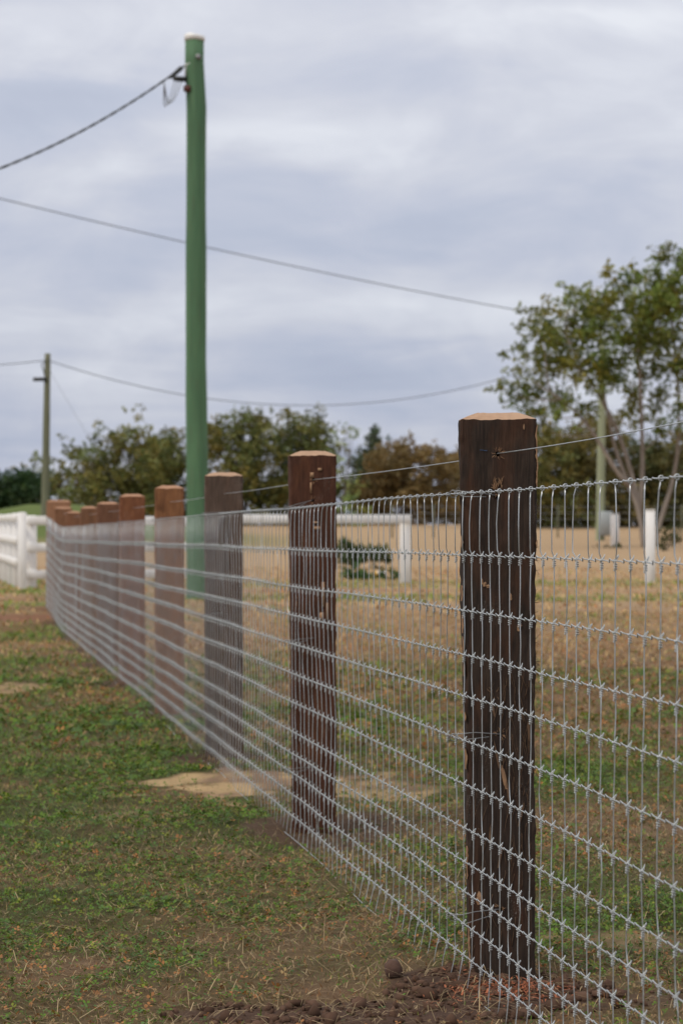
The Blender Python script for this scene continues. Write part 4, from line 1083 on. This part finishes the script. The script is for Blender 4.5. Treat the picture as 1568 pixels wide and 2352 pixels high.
field('grass', 'short patchy turf covering the paddock, green and dry blades mixed',
      [(13000, 4.7, 7.6, 1.0, 0.022, 0.0023, 0.42, False, 'all'), (7000, 7.6, 11, 1.0, 0.026, 0.0034, 0.45, False, 'all'), (2300, 11, 17, 1.2, 0.042, 0.007, 0.5, False, 'all'),
       (640, 17, 30, 1.3, 0.055, 0.016, 0.5, False, 'all'), (170, 30, 62, 1.5, 0.07, 0.035, 0.5, False, 'green')], M_leafy)
# clover and broad-leaved weeds
def clover(specs):
    Vs, Cs = [], []
    for dens, y0, y1, mg, sz, ht in specs:
        x, y = in_view(dens, y0, y1, mg)
        dry = Dry(x, y); cl_ = fbm(x * 2.2, y * 2.2, 95, 3)
        k = keep_mask(x, y, 0.98, 0.98) & (rng.uniform(0, 1, len(x)) < np.clip(1.25 - 1.15 * dry, 0.06, 1) * np.clip((cl_ - 0.25) * 2.6, 0.12, 1))
        x, y, dry = x[k], y[k], dry[k]; n = len(x)
        z = GH(x, y) + rng.uniform(0.15, 1.0, n) * ht
        r = sz * rng.uniform(0.6, 1.4, n); t0 = rng.uniform(0, 2 * np.pi, n)
        c = pal(dry, n, 'clover')
        tx_, ty_ = rng.normal(0, 0.35, n), rng.normal(0, 0.35, n)
        for j in range(3):
            a = t0 + j * 2 * np.pi / 3
            dx_, dy_ = np.cos(a), np.sin(a); sx_, sy_ = -np.sin(a), np.cos(a)
            up = rng.uniform(0.0, 0.5, n)
            def P(f, s_):
                X_ = x + (dx_ * f + sx_ * s_) * r; Y_ = y + (dy_ * f + sy_ * s_) * r
                return np.stack([X_, Y_, z + (X_ - x) * tx_ + (Y_ - y) * ty_ + f * up * r], -1)
            Vs.append(np.stack([P(0.05, 0), P(0.65, 0.42), P(1.0, 0.0), P(0.65, -0.42)], 1).reshape(-1, 3))
            Cs.append(np.repeat(c * rng.uniform(0.85, 1.15, n)[:, None], 4, axis=0))
    V = np.concatenate(Vs)
    o = link(bpy.data.objects.new('clover', mesh_np('clover', V, np.arange(len(V)).reshape(-1, 4), M_leafy, np.concatenate(Cs))))
    tag(o, 'low green clover and broad-leaved weeds among the turf', 'weeds', kind='stuff')
clover([(4600, 4.7, 8, 1.0, 0.0085, 0.020), (2300, 8, 12, 1.0, 0.0112, 0.024), (560, 12, 19, 1.2, 0.022, 0.03)])
# loose dry straw
x, y = in_view(900, 4.7, 9.5, 1.1)
k = (rng.uniform(0, 1, len(x)) < np.clip(0.15 + 1.0 * Dry(x, y), 0, 1)); x, y = x[k], y[k]
v, q, m = blades(x, y, 0.055 * np.exp(rng.normal(0, 0.4, len(x))), np.full(len(x), 0.0018), 0.12, True)
v[:, 2] += np.repeat(rng.uniform(0.004, 0.022, len(x)), m)
cs = np.array([0.36, 0.27, 0.15])[None, :] * rng.uniform(0.5, 1.3, len(x))[:, None]
tag(link(bpy.data.objects.new('dry_straw', mesh_np('dry_straw', v, q, M_dry, np.repeat(cs, m, axis=0)))), 'loose dry straw stalks lying on the near turf', 'straw', kind='stuff')
# clods of turned soil
ico_v = []; t_ = (1 + 5 ** 0.5) / 2
ico_v = np.array([(-1, t_, 0), (1, t_, 0), (-1, -t_, 0), (1, -t_, 0), (0, -1, t_), (0, 1, t_), (0, -1, -t_), (0, 1, -t_), (t_, 0, -1), (t_, 0, 1), (-t_, 0, -1), (-t_, 0, 1)], float) / math.sqrt(1 + t_ * t_)
ico_f = np.array([(0, 11, 5), (0, 5, 1), (0, 1, 7), (0, 7, 10), (0, 10, 11), (1, 5, 9), (5, 11, 4), (11, 10, 2), (10, 7, 6), (7, 1, 8), (3, 9, 4), (3, 4, 2), (3, 2, 6), (3, 6, 8), (3, 8, 9), (4, 9, 5), (2, 4, 11), (6, 2, 10), (8, 6, 7), (9, 8, 1)])
x, y = in_view(2600, 4.7, 7.2, 1.1)
k = rng.uniform(0, 1, len(x)) < np.clip((Dirt(x, y) - 0.15) * (0.25 + 1.5 * sstep(0.42, 0.60, fbm(x * 6, y * 6, 97, 3))), 0, 1); x, y = x[k], y[k]; n = len(x)
sz = 0.0052 * np.exp(rng.normal(0, 0.55, n)); sz = np.clip(sz, 0.002, 0.017)
shp = ico_v[None] * (1 + rng.normal(0, 0.30, (n, 12, 1))) * rng.uniform(0.6, 1.35, (n, 1, 3)) * sz[:, None, None]
shp = shp + np.stack([x, y, GH(x, y) + sz * 0.35], -1)[:, None, :]
cs = np.array([0.090, 0.053, 0.037])[None] * rng.uniform(0.6, 1.35, n)[:, None]
tag(link(bpy.data.objects.new('soil_clods', mesh_np('soil_clods', shp.reshape(-1, 3), (ico_f[None] + np.arange(n)[:, None, None] * 12).reshape(-1, 3), M_soil, np.repeat(cs, 12, axis=0)))), 'loose brown clods of turned soil round the nearest post', 'soil', kind='stuff')
# red wood chips at the foot of the nearest post
n = 620
x = rng.normal(0.39, 0.085, n); y = rng.normal(5.66, 0.075, n); k = (Dirt(x, y) > 0.3); x, y = x[k], y[k]; n = len(x)
v, q, m = blades(x, y, np.full(n, 0.016), np.full(n, 0.0045), 0.15, True); v[:, 2] += np.repeat(rng.uniform(0.004, 0.012, n), m)
cs = np.array([0.34, 0.115, 0.055])[None] * rng.uniform(0.5, 1.3, n)[:, None]
tag(link(bpy.data.objects.new('wood_chips', mesh_np('wood_chips', v, q, M_dry, np.repeat(cs, m, axis=0)))), 'reddish wood chips scattered at the foot of the nearest post', 'wood chips', kind='stuff')
# one big clod
def clod(X, Y, s, label, seed):
    mb = MB(); rr = np.random.default_rng(seed)
    n1, n2 = 5, 7; vs = []
    for a in range(n1 + 1):
        th = math.pi * a / n1
        for b in range(n2):
            ph = 2 * math.pi * b / n2
            p = Vector((math.sin(th) * math.cos(ph), math.sin(th) * math.sin(ph), math.cos(th)))
            bx_ = max(abs(p.x), abs(p.y), abs(p.z)); p2_ = p * (0.35 + 0.65 / bx_ * 0.95)
            d = 1 + 0.40 * mnoise.noise(p * 1.9 + Vector((seed, 0, 0))) + 0.13 * mnoise.noise(p * 5)
            vs.append((p2_.x * d * s * 0.9, p2_.y * d * s * 0.9, p2_.z * d * s + s * 0.85))
    qs = [[a * n2 + b, (a + 1) * n2 + b, (a + 1) * n2 + (b + 1) % n2, a * n2 + (b + 1) % n2] for a in range(n1) for b in range(n2)]
    mb.add(vs, qs)
    o = mb.build('dirt_clod', simple('clod_soil', (0.085, 0.046, 0.032), 0.95, 0, 0.35, 70, 0.8)); o.location = (X, Y, float(GH(np.array([X]), np.array([Y]))[0])); o.rotation_euler = (0.1, 0.15, 0.5)
    tag(o, label, 'dirt clod')
cYY = 5942 / 1022; clod(SX(900, cYY), cYY, 0.0235, 'fist-sized brown clod of earth on the grass left of the nearest post', 4)
# one long seed stalk leaning behind the mesh at the right
kY = 8.2; s0 = np.array([SX(1340, kY), kY, float(GH(np.array([SX(1340, kY)]), np.array([kY]))[0])])
s1 = np.array([SX(1425, kY), kY - .2, SZ(1795, kY)])
mb = MB(); mb.tube([s0 * (1 - t) + s1 * t + np.array([0, 0, 0.02 * math.sin(t * 3.14)]) for t in np.linspace(0, 1, 8)], [0.0011 * (1 - 0.6 * t) for t in np.linspace(0, 1, 8)], 4)
o = mb.build('seed_stalk', simple('straw_stalk', (0.36, 0.30, 0.13), 0.8)); tag(o, 'single long dry grass stalk leaning behind the mesh at the right', 'grass stalk')
